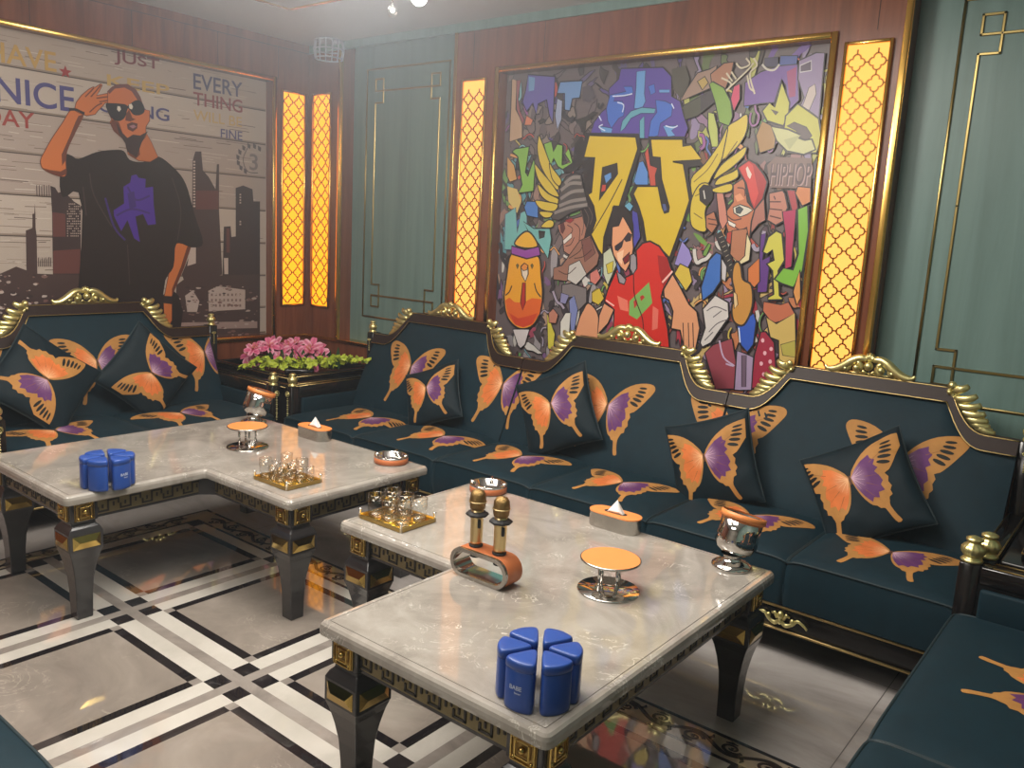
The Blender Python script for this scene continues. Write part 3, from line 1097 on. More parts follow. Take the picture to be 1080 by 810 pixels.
# centre DJ figure
A.P(M8, (146, 134, 196), [(585, 300), (610, 225), (650, 270), (665, 320), (640, 370), (570, 350)], 0.005)
A.P(M8, (206, 180, 70), [(570, 400), (600, 345), (650, 370), (665, 440), (630, 490)], 0.006)
A.P(M8, (190, 196, 170), [(190, 290), (230, 260), (262, 350), (215, 460), (190, 400)], 0.006)
A.P(M8, (200, 182, 66), [(205, 350), (245, 330), (240, 390), (215, 400)], 0.004)
A.P(M8, (202, 176, 60), [(130, 500), (170, 475), (195, 530), (165, 565), (130, 545)], 0.004)
A.P(M8, (214, 150, 112), [(110, 555), (150, 590), (168, 650), (158, 745), (45, 745), (58, 650), (85, 590)], 0.008, DK, True)
A.P(M8, (214, 150, 112), [(195, 555), (248, 590), (215, 665), (160, 720), (168, 620)], 0.008)
A.P(M8, (204, 46, 38), [(365, 275), (400, 235), (440, 225), (490, 252), (530, 310), (562, 392), (512, 480), (500, 520), (520, 620), (535, 690), (542, 800), (240, 800), (248, 590), (196, 545), (215, 480), (265, 370), (285, 430), (345, 400), (370, 350)], 0.010)
A.P(M8, (160, 34, 34), [(480, 300), (530, 310), (555, 395), (510, 470), (490, 400)], 0)
A.P(M8, (226, 120, 100), [(265, 515), (320, 540), (325, 600), (280, 590)], 0)
A.P(M8, (220, 110, 96), [(455, 570), (485, 590), (480, 690), (450, 700)], 0)
A.P(M8, (122, 172, 90), [(330, 545), (435, 443), (452, 555), (370, 642), (328, 618)], 0)
A.P(M8, (180, 50, 44), [(352, 545), (368, 535), (374, 560), (356, 585)], 0)
A.P(M8, (180, 50, 44), [(386, 520), (402, 512), (412, 525), (392, 545)], 0)
A.L(M8, (60, 24, 28), [(352, 400), (358, 520), (400, 640), (405, 760)], 0.006)
A.L(M8, (236, 190, 180), [(505, 445), (560, 385)], 0.010, False)
A.L(M8, (236, 190, 180), [(205, 540), (248, 570)], 0.008, False)
A.P(M8, (216, 152, 112), [(512, 482), (560, 402), (602, 470), (648, 560), (690, 600), (706, 690), (684, 800), (622, 800), (600, 700), (552, 690), (562, 600), (540, 540), (515, 525)], 0.009)
for x in (620, 648, 672):
    A.L(M8, DK, [(x-4, 660), (x, 790)], 0.005, False)
A.P(M8, DK, [(242, 40), (262, 55), (300, 40), (338, 80), (350, 140), (352, 205), (300, 200), (240, 245), (203, 245), (212, 170), (230, 110)], 0.006)
A.P(M8, (222, 156, 116), [(238, 150), (272, 142), (295, 92), (325, 140), (345, 180), (352, 262), (340, 330), (310, 388), (280, 360), (245, 300), (234, 245)], 0.008)
A.P(M8, (240, 196, 160), [(262, 290), (300, 270), (290, 350), (270, 330)], 0)
A.P(M8, (50, 44, 52), [(252, 252), (290, 225), (325, 178), (342, 190), (336, 222), (312, 228), (300, 216), (290, 255), (268, 278), (254, 270)], 0.003)
A.P(M8, (120, 30, 34), [(295, 320), (332, 283), (326, 330), (305, 348)], 0.007)
A.P(M8, (150, 144, 150), [(335, 300), (355, 290), (368, 310), (370, 370), (350, 402), (332, 372)], 0.008)
A.P(M8, (150, 144, 150), [(262, 390), (285, 400), (312, 430), (302, 456), (275, 446)], 0.008)
# right yellow wing, figure in red cap
for p in ([(260, 30), (330, -20), (400, -60), (395, 60), (330, 170), (215, 270), (180, 250), (215, 150)],
          [(0, 400), (100, 290), (200, 150), (262, 30), (232, 200), (210, 280), (150, 380), (120, 430), (40, 470), (20, 560)],
          [(390, 170), (380, 230), (300, 310), (215, 370), (160, 400), (215, 300), (330, 210)],
          [(330, 330), (330, 390), (240, 430), (170, 440), (200, 390), (290, 350)],
          [(0, 560), (60, 440), (130, 440), (120, 560), (100, 640), (110, 760), (60, 770), (0, 720)],
          [(150, 470), (280, 430), (290, 480), (220, 500), (160, 490)]):
    A.P(M6, (206, 182, 62), p, 0.006, DK, True)
for l in ([(20, 420), (120, 330), (190, 220)], [(240, 260), (330, 130)], [(30, 520), (70, 500)], [(20, 640), (80, 680)], [(230, 370), (320, 320)]):
    A.L(M6, (120, 96, 50), l, 0.005)
A.P(M6, (44, 38, 42), [(60, 470), (90, 440), (150, 450), (155, 540), (110, 590), (65, 550)], 0.005)
A.L(M6, (210, 206, 200), [(90, 480), (100, 540)], 0.006)
A.P(M6, (186, 124, 106), [(555, 500), (650, 478), (668, 500), (690, 600), (670, 640), (672, 690), (602, 728), (540, 690), (556, 600)], 0.008)
A.P(M6, (170, 110, 96), [(450, 620), (520, 540), (530, 690), (480, 720), (430, 780), (420, 700)], 0.006)
A.P(M6, (190, 116, 82), [(300, 440), (380, 390), (402, 560), (452, 620), (430, 700), (410, 900), (300, 900), (240, 700), (240, 640), (300, 560)], 0.008)
A.P(M6, (214, 208, 190), [(300, 600), (350, 580), (410, 600), (440, 620), (400, 650), (350, 668), (305, 640)], 0.005)
A.P(M6, (70, 80, 84), [(318, 605), (345, 592), (372, 612), (350, 645), (322, 640)], 0.003)
A.P(M6, (196, 128, 110), [(180, 500), (230, 500), (250, 600), (262, 700), (225, 760), (200, 700)], 0.006)
A.P(M6, (176, 112, 84), [(105, 660), (165, 630), (192, 720), (150, 785), (108, 745)], 0.007)
for l in ([(330, 460), (380, 470), (384, 520)], [(250, 650), (300, 690), (360, 680)], [(300, 730), (350, 760), (400, 740)], [(120, 680), (180, 690)], [(125, 715), (185, 725)], [(560, 560), (640, 560)], [(560, 610), (650, 620)], [(560, 660), (640, 680)], [(590, 520), (600, 545)]):
    A.L(M6, (84, 48, 44), l, 0.006)
A.P(M6, (222, 150, 110), [(310, 520), (350, 500), (380, 540), (330, 560)], 0)
A.P(M6, (226, 220, 210), [(262, 690), (320, 720), (310, 745), (270, 725)], 0.004)
A.P(M6, (168, 42, 46), [(330, 320), (412, 262), (462, 290), (522, 370), (545, 420), (512, 540), (450, 618), (420, 560), (390, 430)], 0.009)
A.P(M6, (206, 66, 62), [(345, 322), (410, 275), (440, 300), (480, 500), (450, 590), (425, 540), (396, 420)], 0)
A.P(M6, (232, 210, 200), [(390, 325), (402, 308), (432, 365), (420, 400), (404, 380)], 0)
A.P(M9, (180, 60, 50), [(215, 70), (250, 60), (240, 130), (212, 110)], 0.006)
A.P(M9, (176, 116, 86), [(240, 60), (310, 50), (325, 130), (310, 200), (270, 220), (230, 170)], 0.006)
A.P(M9, (220, 206, 160), [(225, 170), (270, 210), (300, 180), (310, 70), (330, 120), (322, 200), (270, 225)], 0.005)
A.P(M9, (96, 54, 132), [(375, 80), (402, 72), (385, 200), (422, 180), (405, 350), (358, 352)], 0.006)
A.P(M9, (204, 116, 60), [(315, 240), (370, 190), (372, 300), (345, 330), (315, 300)], 0.006)
A.P(M9, (204, 198, 80), [(385, 160), (410, 90), (450, 60), (478, 75), (490, 200), (460, 250), (466, 368), (482, 388), (410, 390), (410, 375), (436, 362), (430, 250), (404, 218), (438, 200), (430, 152), (405, 172)], 0.010)
A.P(M9, (122, 182, 60), [(548, -40), (600, -60), (604, 60), (575, 250), (532, 330), (475, 312), (440, 290), (482, 235), (528, 245), (552, 170)], 0.010)
A.P(M9, (176, 46, 90), [(478, -30), (545, -40), (522, 230), (490, 240), (492, 80)], 0.006)
A.P(M9, (216, 150, 80), [(528, 350), (562, 245), (566, 380), (545, 412)], 0.007)
A.P(M9, (190, 108, 78), [(390, 395), (470, 410), (508, 398), (545, 470), (430, 500), (385, 440)], 0.006)
A.P(M9, (204, 176, 100), [(400, 470), (450, 500), (540, 450), (545, 690), (462, 690), (460, 580), (420, 565)], 0.007)
A.P(M9, (180, 170, 80), [(470, 600), (540, 580), (540, 660), (480, 650)], 0.004)
A.P(M9, (60, 108, 184), [(130, 200), (165, 163), (190, 175), (186, 300), (150, 355), (100, 392), (92, 330)], 0.009)
A.P(M9, (196, 190, 192), [(190, 190), (215, 230), (210, 300), (190, 290)], 0.005)
A.P(M9, (150, 70, 82), [(150, 600), (240, 570), (262, 700), (252, 810), (160, 810), (110, 640)], 0.007)
A.P(M9, (160, 42, 66), [(375, 540), (400, 538), (440, 590), (452, 760), (330, 810), (345, 650)], 0.008)
for x, y in ((385, 580), (395, 640), (378, 690), (425, 620), (420, 680), (390, 740)):
    A.P(M9, (230, 180, 190), blob(rnd, x, y, 9, 11, 9, 0.1), 0)
A.P(M9, (166, 146, 178), [(262, 630), (300, 640), (342, 660), (332, 815), (250, 815)], 0.007)
A.P(M9, (110, 90, 110), [(285, 650), (308, 650), (306, 800), (285, 800)], 0.003)
A.L(M9, (190, 170, 200), [(180, 580), (200, 660), (250, 700), (210, 690)], 0.008)
A.P(M9, (48, 88, 186), [(263, 512), (340, 450), (356, 490), (342, 600), (312, 636), (280, 602)], 0.009)
A.L(M9, (220, 226, 240), [(272, 520), (278, 590)], 0.006, False)
A.P(M9, (206, 200, 196), [(100, 432), (160, 365), (222, 400), (226, 470), (140, 592), (100, 612), (88, 590), (112, 520)], 0.009)
for l in ([(120, 440), (160, 420), (215, 440)], [(150, 470), (190, 440)], [(130, 540), (170, 500), (220, 480)], [(110, 580), (150, 540)]):
    A.L(M9, (96, 90, 96), l, 0.005)
A.P(M9, DK, [(160, 80), (190, 60), (215, 110), (250, 230), (242, 292), (226, 280), (190, 160)], 0)
for q in range(8):
    A.L(M9, (170, 160, 140), [(178+q*8, 95+q*22), (196+q*7, 86+q*22)], 0.003, False)
A.P(M9, (196, 140, 66), [(240, 290), (246, 230), (266, 206), (282, 230), (292, 290), (332, 320), (336, 420), (296, 506), (250, 492), (238, 430), (252, 360)], 0.010, DK, True)
A.P(M9, (220, 190, 140), [(246, 350), (262, 360), (268, 410), (250, 430)], 0.004)
A.mb.build('printed_panel', DJ, None)
DJ.location = (0, 0, 0)
frame_strip(None, 'y', YB, (MBk['x0'], MBk['x1'], MBk['z0'], MBk['z1'])).build('mural_frame', DJ)

# ---------------------------------------------------------------- man mural (left wall)
MN = empty('wall_mural', (0, 0, 0))
tag(MN, 'sepia wall mural of a man in sunglasses saluting before a city skyline, on weathered planks', 'mural')
A = Art('x', XL-MD, (MA['y0'], MA['y1'], MA['z0'], MA['z1']))
A.fn = lambda u, v, d, pos=XL-MD: (pos+d, u, v)
A.mb.box((XL-MD-0.02, MA['y0'], MA['z0']), (XL-MD, MA['y1'], MA['z1']), ink((176, 160, 148)))
A0, A1, A2, A3, A4, AF = (0, 0, 6.75), (30, 80, 6.7467), (40, 150, 4.263), (0, 170, 5.4), (180, 130, 3.52), (0, 0, 3.683)
rnd = random.Random(3)
zs = [A.uv((0, 0, 1), 0, y)[1] for y in (25, 69, 115, 162, 205, 249, 291)]
step = (zs[1]-zs[5])/4
edges = [MA['z1']+0.001]
z = zs[1]
while z > MA['z0']:
    edges.append(z)
    z -= step
edges.append(MA['z0'])
u0, u1 = MA['y0'], MA['y1']
for i in range(len(edges)-1):
    t = rnd.choice([(178, 164, 152), (172, 156, 144), (184, 170, 158), (168, 152, 142)])
    A.raw([(u0, edges[i+1]), (u1, edges[i+1]), (u1, edges[i]), (u0, edges[i])], t)
    for q in range(60):
        a = rnd.uniform(u0, u1-0.2)
        zz = rnd.uniform(edges[i+1]+0.012, edges[i]-0.008)
        L = rnd.uniform(0.02, 0.2)
        A.line([(a, zz), (a+L, zz+rnd.uniform(-.004, .004))], rnd.choice((0.0015, 0.003, 0.004)), rnd.choice([(150, 134, 122), (196, 184, 172), (118, 100, 90), (200, 190, 178), (96, 80, 72)]))
    A.line([(u0, edges[i+1]+0.010), (u1, edges[i+1]+0.010)], 0.010, (140, 124, 112))
    A.line([(u0, edges[i+1]), (u1, edges[i+1])], 0.012, (70, 57, 53))
    A.line([(u0, edges[i+1]-0.008), (u1, edges[i+1]-0.008)], 0.006, (136, 120, 110))
# lettering
A.T(A0, 'HAVE', (-95, 428), (395, 375), (186, 150, 84))
A.T(A0, 'NICE', (-30, 722), (524, 622), (74, 68, 122))
A.T(AF, 'DAY', (-62, 478), (132, 440), (150, 58, 50))
A.T(AF, 'JUST', (443, 250), (618, 232), (116, 50, 54))
A.T(AF, 'KEEP', (415, 332), (656, 332), (188, 156, 92))
A.T(AF, 'GOING', (380, 432), (656, 424), (74, 68, 116))
A.T(AF, 'EVERY', (750, 345), (940, 322), (72, 64, 96))
A.T(AF, 'THING', (750, 408), (940, 390), (132, 56, 58))
A.T(AF, 'WILL BE', (750, 466), (938, 456), (190, 160, 104))
A.T(AF, 'FINE', (856, 535), (940, 512), (78, 72, 112))
cu, cv = A.uv(AF, 253, 280)
st = [(cu+(0.036 if i % 2 == 0 else 0.015)*math.sin(PI*i/5), cv+(0.036 if i % 2 == 0 else 0.015)*math.cos(PI*i/5)) for i in range(10)]
A.raw(st, (150, 48, 46))
# wreath
for q in range(9):
    an = 0.9+q*0.42
    x, y = 985+52*math.cos(an)*1.0-10, 618-52*math.sin(an)
    A.P(AF, (84, 74, 76), [(x-7, y-12), (x+6, y-4), (x+4, y+12), (x-6, y+6)], 0)
A.L(AF, (84, 74, 76), [(960, 575), (943, 620), (960, 665), (1000, 672)], 0.006)
A.T(AF, '3', (968, 660), (1000, 600), (120, 108, 106))
# skyline
BR, BR2, RD, LT = (72, 54, 52), (60, 46, 46), (98, 58, 54), (176, 158, 148)
A.P(A3, BR, [(-120, 330), (-60, 330), (-60, 500), (-20, 500), (-20, 660), (-160, 660), (-160, 400)], 0)
A.P(A3, BR, [(145, 395), (183, 380), (183, 300), (194, 298), (196, 240), (200, 300), (201, 380), (207, 425), (212, 700), (150, 700)], 0)
A.P(A3, BR2, [(285, 140), (312, 150), (330, 180), (360, 170), (420, 230), (470, 260), (462, 700), (300, 700), (295, 300)], 0)
A.P(A3, RD, [(296, 290), (370, 300), (372, 430), (300, 430)], 0)
A.P(A3, RD, [(300, 510), (455, 500), (455, 640), (300, 640)], 0)
for j in range(14):
    for i in range(8):
        if rnd.random() < 0.75:
            x, y = 380+i*10, 240+j*14
            A.P(A3, LT, [(x, y), (x+6, y+1), (x+6, y+7), (x, y+6)], 0)
for i in range(6):
    A.P(A3, BR, [(205+i*14, 135+rnd.random()*12), (209+i*14, 135), (211+i*14, 200), (206+i*14, 200)], 0)
for i in range(8):
    x = 215+i*10
    A.P(A3, BR, [(x, 545+rnd.random()*30), (x+5, 545), (x+5, 600), (x, 600)], 0)
A.P(A3, BR, [(-200, 700), (0, 640), (90, 600), (160, 625), (200, 640), (460, 650), (470, 1300), (-300, 1300)], 0)
A.P(A3, (190, 172, 160), [(460, 270), (474, 300), (462, 560), (458, 480)], 0)
# right towers
A.P(A4, BR, [(78, 300), (80, 140), (90, 105), (112, 105), (118, 175), (140, 200), (165, 245), (170, 152), (178, 152), (178, 320), (190, 560), (60, 620), (40, 560), (90, 440)], 0)
A.P(A4, RD, [(92, 250), (176, 250), (176, 320), (92, 320)], 0)
A.P(A4, BR2, [(240, 240), (268, 231), (302, 245), (306, 290), (330, 290), (330, 600), (190, 600), (196, 384), (221, 382), (224, 422), (240, 420)], 0)
A.P(A4, RD, [(205, 390), (218, 390), (218, 480), (205, 480)], 0)
A.P(A4, (186, 168, 158), [(196, 500), (212, 500), (212, 560), (198, 560)], 0)
for j in range(16):
    A.P(A4, (186, 168, 158), [(82, 140+j*11), (90, 140+j*11), (90, 146+j*11), (82, 146+j*11)], 0)
for j in range(6):
    A.P(A4, (170, 154, 144), [(254, 262+j*10+(60 if j > 3 else 0)), (260, 262+j*10+(60 if j > 3 else 0)), (260, 268+j*10+(60 if j > 3 else 0)), (254, 268+j*10+(60 if j > 3 else 0))], 0)
A.P(A4, (186, 168, 158), [(72, 460), (92, 458), (92, 520), (60, 530)], 0)
A.P(A4, BR, [(20, 600), (60, 570), (330, 560), (330, 1000), (0, 1000)], 0)
A.P(A4, (178, 160, 152), [(138, 622), (175, 605), (275, 618), (275, 690), (140, 698)], 0)
for j in range(3):
    for i in range(8):
        A.P(A4, (120, 98, 94), [(148+i*15, 632+j*20), (155+i*15, 632+j*20), (155+i*15, 641+j*20), (148+i*15, 641+j*20)], 0)
A.P(A4, (178, 160, 152), [(52, 640), (80, 620), (105, 660), (96, 700), (60, 700)], 0)
A.P(A4, (150, 128, 122), [(30, 740), (320, 735), (320, 760), (30, 765)], 0)
for i in range(240):
    if rnd.random() < 0.5:
        x, y = rnd.uniform(20, 325), rnd.uniform(600, 800)
        a = rnd.uniform(3, 14)
        A.P(A4, rnd.choice([(176, 158, 150), (120, 90, 84), (60, 46, 46), (150, 130, 122)]), blob(rnd, x, y, a, a*0.4, 6), 0)
    else:
        x, y = rnd.uniform(-120, 300), rnd.uniform(630, 1100)
        a = rnd.uniform(5, 24)
        A.P(A3, rnd.choice([(190, 174, 166), (120, 90, 84), (60, 46, 46), (170, 152, 144)]), blob(rnd, x, y, a, a*0.5, 7), 0)
# the man
SK, SKD = (196, 110, 58), (104, 54, 38)
SH = (40, 31, 30)
A.P(A2, SH, [(600, 660), (630, 690), (650, 760), (640, 830), (560, 900), (540, 700)], 0)
A.P(A2, SK, [(618, 452), (688, 462), (655, 560), (600, 690), (600, 800), (585, 830), (550, 800), (556, 740), (580, 620)], 0.004, SKD)
A.P(A2, SKD, [(668, 470), (688, 464), (655, 560), (600, 690), (600, 660), (640, 560)], 0)
A.P(A2, (48, 36, 36), [(558, 690), (603, 692), (600, 728), (556, 722)], 0)
A.P(A2, SH, [(118, 60), (150, 62), (180, 76), (260, 46), (330, 36), (382, 40), (410, 80), (470, 90), (535, 64), (612, 120), (662, 190), (702, 330), (738, 452), (690, 472), (620, 455), (606, 560), (560, 680), (560, 1200), (190, 1200), (198, 300), (110, 245), (98, 150)], 0.003, (30, 24, 24), True)
for l in ([(230, 140), (250, 240), (330, 380)], [(600, 160), (640, 300), (625, 440)], [(200, 200), (215, 330)], [(400, 460), (410, 640)]):
    A.L(A2, (66, 54, 52), l, 0.006)
PU = (72, 42, 142)
A.P(A2, PU, [(338, 306), (385, 275), (382, 200), (412, 182), (418, 150), (440, 145), (450, 160), (482, 165), (480, 205), (515, 200), (518, 280), (528, 368), (492, 372), (470, 322), (436, 334), (456, 448), (430, 432), (400, 350), (372, 400), (340, 332)], 0)
for l in ([(300, 250), (340, 380), (390, 440)], [(350, 330), (420, 300), (500, 320)], [(400, 200), (440, 260), (500, 240)]):
    A.L(A2, (58, 36, 108), l, 0.012)
A.P(A2, (58, 36, 110), [(400, 230), (430, 220), (440, 290), (410, 300)], 0)
A.P(A1, SK, [(290, 250), (330, 245), (388, 272), (335, 390), (275, 520), (262, 600), (264, 700), (230, 716), (150, 690), (95, 655), (82, 600), (110, 540), (160, 450), (240, 330)], 0.004, SKD, True)
A.P(A1, SKD, [(388, 275), (335, 390), (275, 520), (262, 600), (235, 640), (232, 560), (290, 430), (330, 330), (352, 285)], 0)
A.P(A1, SKD, [(95, 655), (150, 670), (225, 680), (262, 660), (264, 700), (230, 716), (150, 690)], 0)
A.P(A1, SK, [(322, 245), (335, 190), (372, 140), (425, 95), (458, 78), (470, 82), (512, 56), (522, 66), (500, 110), (480, 140), (540, 128), (600, 118), (622, 135), (612, 150), (626, 170), (600, 188), (540, 195), (525, 215), (488, 252), (470, 275), (410, 285), (350, 262)], 0.004, SKD)
for l in ([(440, 150), (475, 110), (512, 66)], [(400, 150), (440, 110), (462, 84)], [(480, 160), (550, 150), (610, 145)], [(500, 185), (570, 175), (615, 168)], [(430, 260), (480, 215), (520, 195)]):
    A.L(A1, SKD, l, 0.007)
A.L(A1, (44, 34, 34), [(285, 240), (330, 240), (365, 255), (395, 268)], 0.014)
A.P(A1, (182, 104, 58), [(690, 500), (830, 400), (870, 470), (918, 578), (862, 612), (780, 604), (705, 560)], 0.003, SKD)
A.P(A1, SKD, [(700, 500), (780, 470), (790, 560), (760, 590), (712, 560)], 0)
A.P(A1, (194, 110, 64), [(560, 110), (590, 82), (622, 64), (700, 62), (760, 100), (790, 150), (820, 240), (858, 248), (858, 320), (832, 362), (832, 430), (790, 482), (700, 482), (660, 440), (604, 392), (575, 330), (588, 310), (560, 250)], 0.004, SKD)
A.P(A1, (110, 66, 62), [(560, 110), (590, 82), (622, 62), (700, 58), (762, 98), (792, 155), (805, 215), (770, 170), (730, 110), (680, 84), (610, 92), (572, 130)], 0)
A.P(A1, SKD, [(590, 310), (640, 330), (670, 420), (650, 430), (604, 392), (578, 340)], 0)
A.P(A1, (58, 42, 42), [(620, 330), (660, 400), (700, 442), (740, 418), (790, 425), (845, 395), (800, 480), (765, 580), (735, 560), (700, 540), (685, 480), (640, 410)], 0)
A.P(A1, (88, 50, 46), [(695, 345), (730, 330), (772, 340), (770, 372), (738, 398), (702, 380)], 0)
A.P(A1, (156, 110, 120), [(712, 358), (745, 348), (764, 362), (738, 376)], 0)
A.P(A1, SKD, [(690, 270), (712, 240), (735, 300), (760, 310), (720, 325), (685, 318)], 0)
A.P(A1, (40, 34, 36), [(548, 205), (600, 198), (680, 205), (700, 218), (715, 205), (765, 176), (805, 195), (820, 250), (790, 276), (745, 275), (716, 240), (700, 232), (682, 290), (650, 318), (610, 315), (580, 285)], 0.004, (28, 24, 26), True)
A.P(A1, (216, 206, 190), [(630, 215), (648, 218), (655, 240), (640, 256), (626, 240)], 0)
A.P(A1, (216, 206, 190), [(710, 205), (728, 198), (740, 220), (732, 240), (714, 232)], 0)
A.mb.build('printed_panel', MN)
frame_strip(None, 'x', XL, (MA['y0'], MA['y1'], MA['z0'], MA['z1'])).build('mural_frame', MN)
# ================================================================ BUTTERFLY PRINT
TAN, ORG, PUR = S(180, 128, 68), S(216, 118, 60), S(100, 54, 106)
DARKW = S(30, 32, 30)
K1 = K2 = 1.0
_wing = [(.004, .008), (.03, .05), (.07, .09), (.12, .118), (.175, .13), (.215, .128), (.232, .112), (.228, .09), (.205, .055), (.18, .02), (.155, -.008), (.135, -.018), (.144, -.035), (.137, -.055), (.144, -.075), (.133, -.09), (.135, -.108), (.121, -.115), (.116, -.13), (.111, -.15), (.121, -.19), (.129, -.212), (.112, -.218), (.101, -.195), (.09, -.155), (.076, -.152), (.065, -.138), (.05, -.13), (.03, -.10), (.012, -.05)]
_inner = [(.006, .004), (.03, .035), (.06, .062), (.095, .078), (.098, .06), (.114, .05), (.103, .03), (.117, .012), (.10, .0), (.112, -.02), (.12, -.045), (.107, -.06), (.115, -.085), (.09, -.088), (.086, -.11), (.066, -.103), (.056, -.12), (.035, -.09), (.015, -.045)]
_spots = [((.168, .106), .021, .0052, 4), ((.166, .088), .024, .006, 0), ((.161, .069), .026, .0068, -5), ((.153, .049), .027, .0075, -10), ((.143, .028), .026, .0078, -16)]


def ell(c, a, b, deg, n=12):
    t = math.radians(deg)
    return [(c[0]+a*math.cos(2*PI*i/n)*math.cos(t)-b*math.sin(2*PI*i/n)*math.sin(t),
             c[1]+a*math.cos(2*PI*i/n)*math.sin(t)+b*math.sin(2*PI*i/n)*math.cos(t)) for i in range(n)]


def cut(poly, lim):
    for ax, l, sg in lim:
        out, n = [], len(poly)
        for i in range(n):
            a, b = poly[i], poly[(i+1) % n]
            ia, ib = (a[ax]-l)*sg >= 0, (b[ax]-l)*sg >= 0
            if ia:
                out.append(a)
            if ia != ib:
                t = (l-a[ax])/(b[ax]-a[ax])
                out.append((a[0]+(b[0]-a[0])*t, a[1]+(b[1]-a[1])*t))
        poly = out
        if len(poly) < 3:
            return None
    return poly


def butterfly(mb, surf, cx, cy, rot=0.0, sc=1.0, lim=(), grid=0.03, lift=0.0012, widths=(1, 1), both=True):
    """surf(u, v, d) -> point; print a swallowtail with an orange left wing and a purple right wing"""
    ca, sa = math.cos(rot), math.sin(rot)
    for side in ((-1, 1) if both else (1,)):
        wk = widths[0] if side < 0 else widths[1]
        def W(p):
            x, y = p[0]*K1*side*wk*sc, p[1]*K2*sc
            return (cx+x*ca-y*sa, cy+x*sa+y*ca)
        inner = ORG if side < 0 else PUR
        pale = S(244, 190, 140) if side < 0 else S(206, 170, 190)
        layers = [(catmull(_wing, 2), TAN, 0)]
        layers.append((_inner, inner, 1))
        for c, a, b, dg in _spots:
            layers.append((ell(c, a, b, dg), DARKW, 2))
        for tx, ty in ((.085, .062), (.10, .035), (.10, .008), (.10, -.04), (.085, -.08), (.055, -.10)):
            l = math.hypot(tx, ty)
            nx, ny = -ty/l*.0016, tx/l*.0016
            layers.append(([(.008+nx, ny), (tx*.62, ty*.62), (.008-nx, -ny-.001)], pale, 2))
        for tx, ty in ((.20, .10), (.13, -.02), (.125, -.08), (.10, -.14)):
            l = math.hypot(tx, ty)
            nx, ny = -ty/l*.0011, tx/l*.0011
            layers.append(([(tx*.45+nx, ty*.45+ny), (tx*.93, ty*.93), (tx*.45-nx, ty*.45-ny)], S(140, 92, 52), 2))
        for poly, colr, lv in layers:
            q = [W(p) for p in poly]
            if lim:
                q = cut(q, lim)
                if not q:
                    continue
            try:
                tv, tf = fill(q, grid)
            except Exception:
                continue
            cols = []
            for (x, y) in tv:
                c = colr
                if lv == 1:
                    r = math.hypot(x-cx, y-cy)/sc
                    t = max(0.0, 1-r/0.075)
                    c = tuple(colr[i]*(1-t*0.75)+pale[i]*t*0.75 for i in range(3))
                cols.append(c)
            flip = [tuple(f) for f in tf]
            mb.add([surf(x, y, lift+lv*0.0005) for x, y in tv], flip, M_velvet, True, cols)
    body = ell((0, -.006), .0055, .022, 0, 10)
    q = [(cx+(p[0]*K1*ca-p[1]*K2*sa)*sc, cy+(p[0]*K1*sa+p[1]*K2*ca)*sc) for p in body]
    if lim:
        q = cut(q, lim)
    if q:
        mb.flat(q, surf, lift+0.0018, M_velvet, S(96, 62, 46))


# ================================================================ SOFAS
# local frame: x along the seat, y = 0 front edge .. 0.87 back, z up
def top_edge(x, crest_x, zl=0.84, zc=0.995, hw=0.318):
    """height of the scalloped top rail"""
    a = abs(x-crest_x)
    if a <= hw:
        return zc
    t = min(1.0, (a-hw)/0.165)
    return zl+(zc-zl)*(1-math.sin(t*PI/2))**1.25 if t < 1 else zl


def back_y(z):
    return 0.51+(z-0.42)*0.46


def leaf_ornament(side):
    """gilt acanthus riding the shoulder of the top rail; built at the crest corner, side = +1 right"""
    mb = MB()
    cv = [(0.004+0.105*t**1.15, -0.018-0.118*math.sin(t*PI/2)**0.9) for t in [i/10 for i in range(11)]]
    poly = [(side*(x-0.004), z-0.006) for x, z in cv]+[(side*(x+0.058*math.sin(PI*min(1, 0.25+0.75*(1-i/10)))+0.006), z+0.020) for i, (x, z) in reversed(list(enumerate(cv)))]
    if side < 0:
        poly.reverse()
    mb.prism(poly, lambda u, v, d: (u, -d, v), 0.004, 0.014, M_gold)
    for k in range(8):
        t = k/7
        bx, bz = 0.004+0.105*t**1.15, -0.020-0.118*math.sin(t*PI/2)**0.9
        L = 0.092*(1-0.30*abs(t-0.45))*(0.8 if k == 0 else 1)
        an = math.radians(24-40*t)
        pts, rad = [], []
        x, z = bx, bz
        for j in range(9):
            s = j/8
            a = an-0.65+1.0*s
            x += L/8*math.cos(a)
            z += L/8*math.sin(a)
            pts.append((side*x, -0.020-0.010*math.sin(s*PI), z+0.014))
            rad.append(0.0165*(math.sin(PI*(0.16+0.70*s)))**0.6)
        mb.tube(pts, rad, M_gold, 8, flat=0.55, up=(0, 1, 0))
    mb.ball((side*0.012, -0.022, 0.006), 0.017, M_gold, 12)
    mb.ball((side*0.036, -0.026, 0.000), 0.012, M_gold, 12)
    mb.ball((side*0.004, -0.022, -0.022), 0.010, M_gold, 10)
    pts = [(side*(-0.002+0.15*s), -0.012, -0.01-0.125*math.sin(s*PI/2)) for s in [i/10 for i in range(11)]]
    mb.tube(pts, [0.011-0.006*i/10 for i in range(11)], M_gold, 6)
    return mb


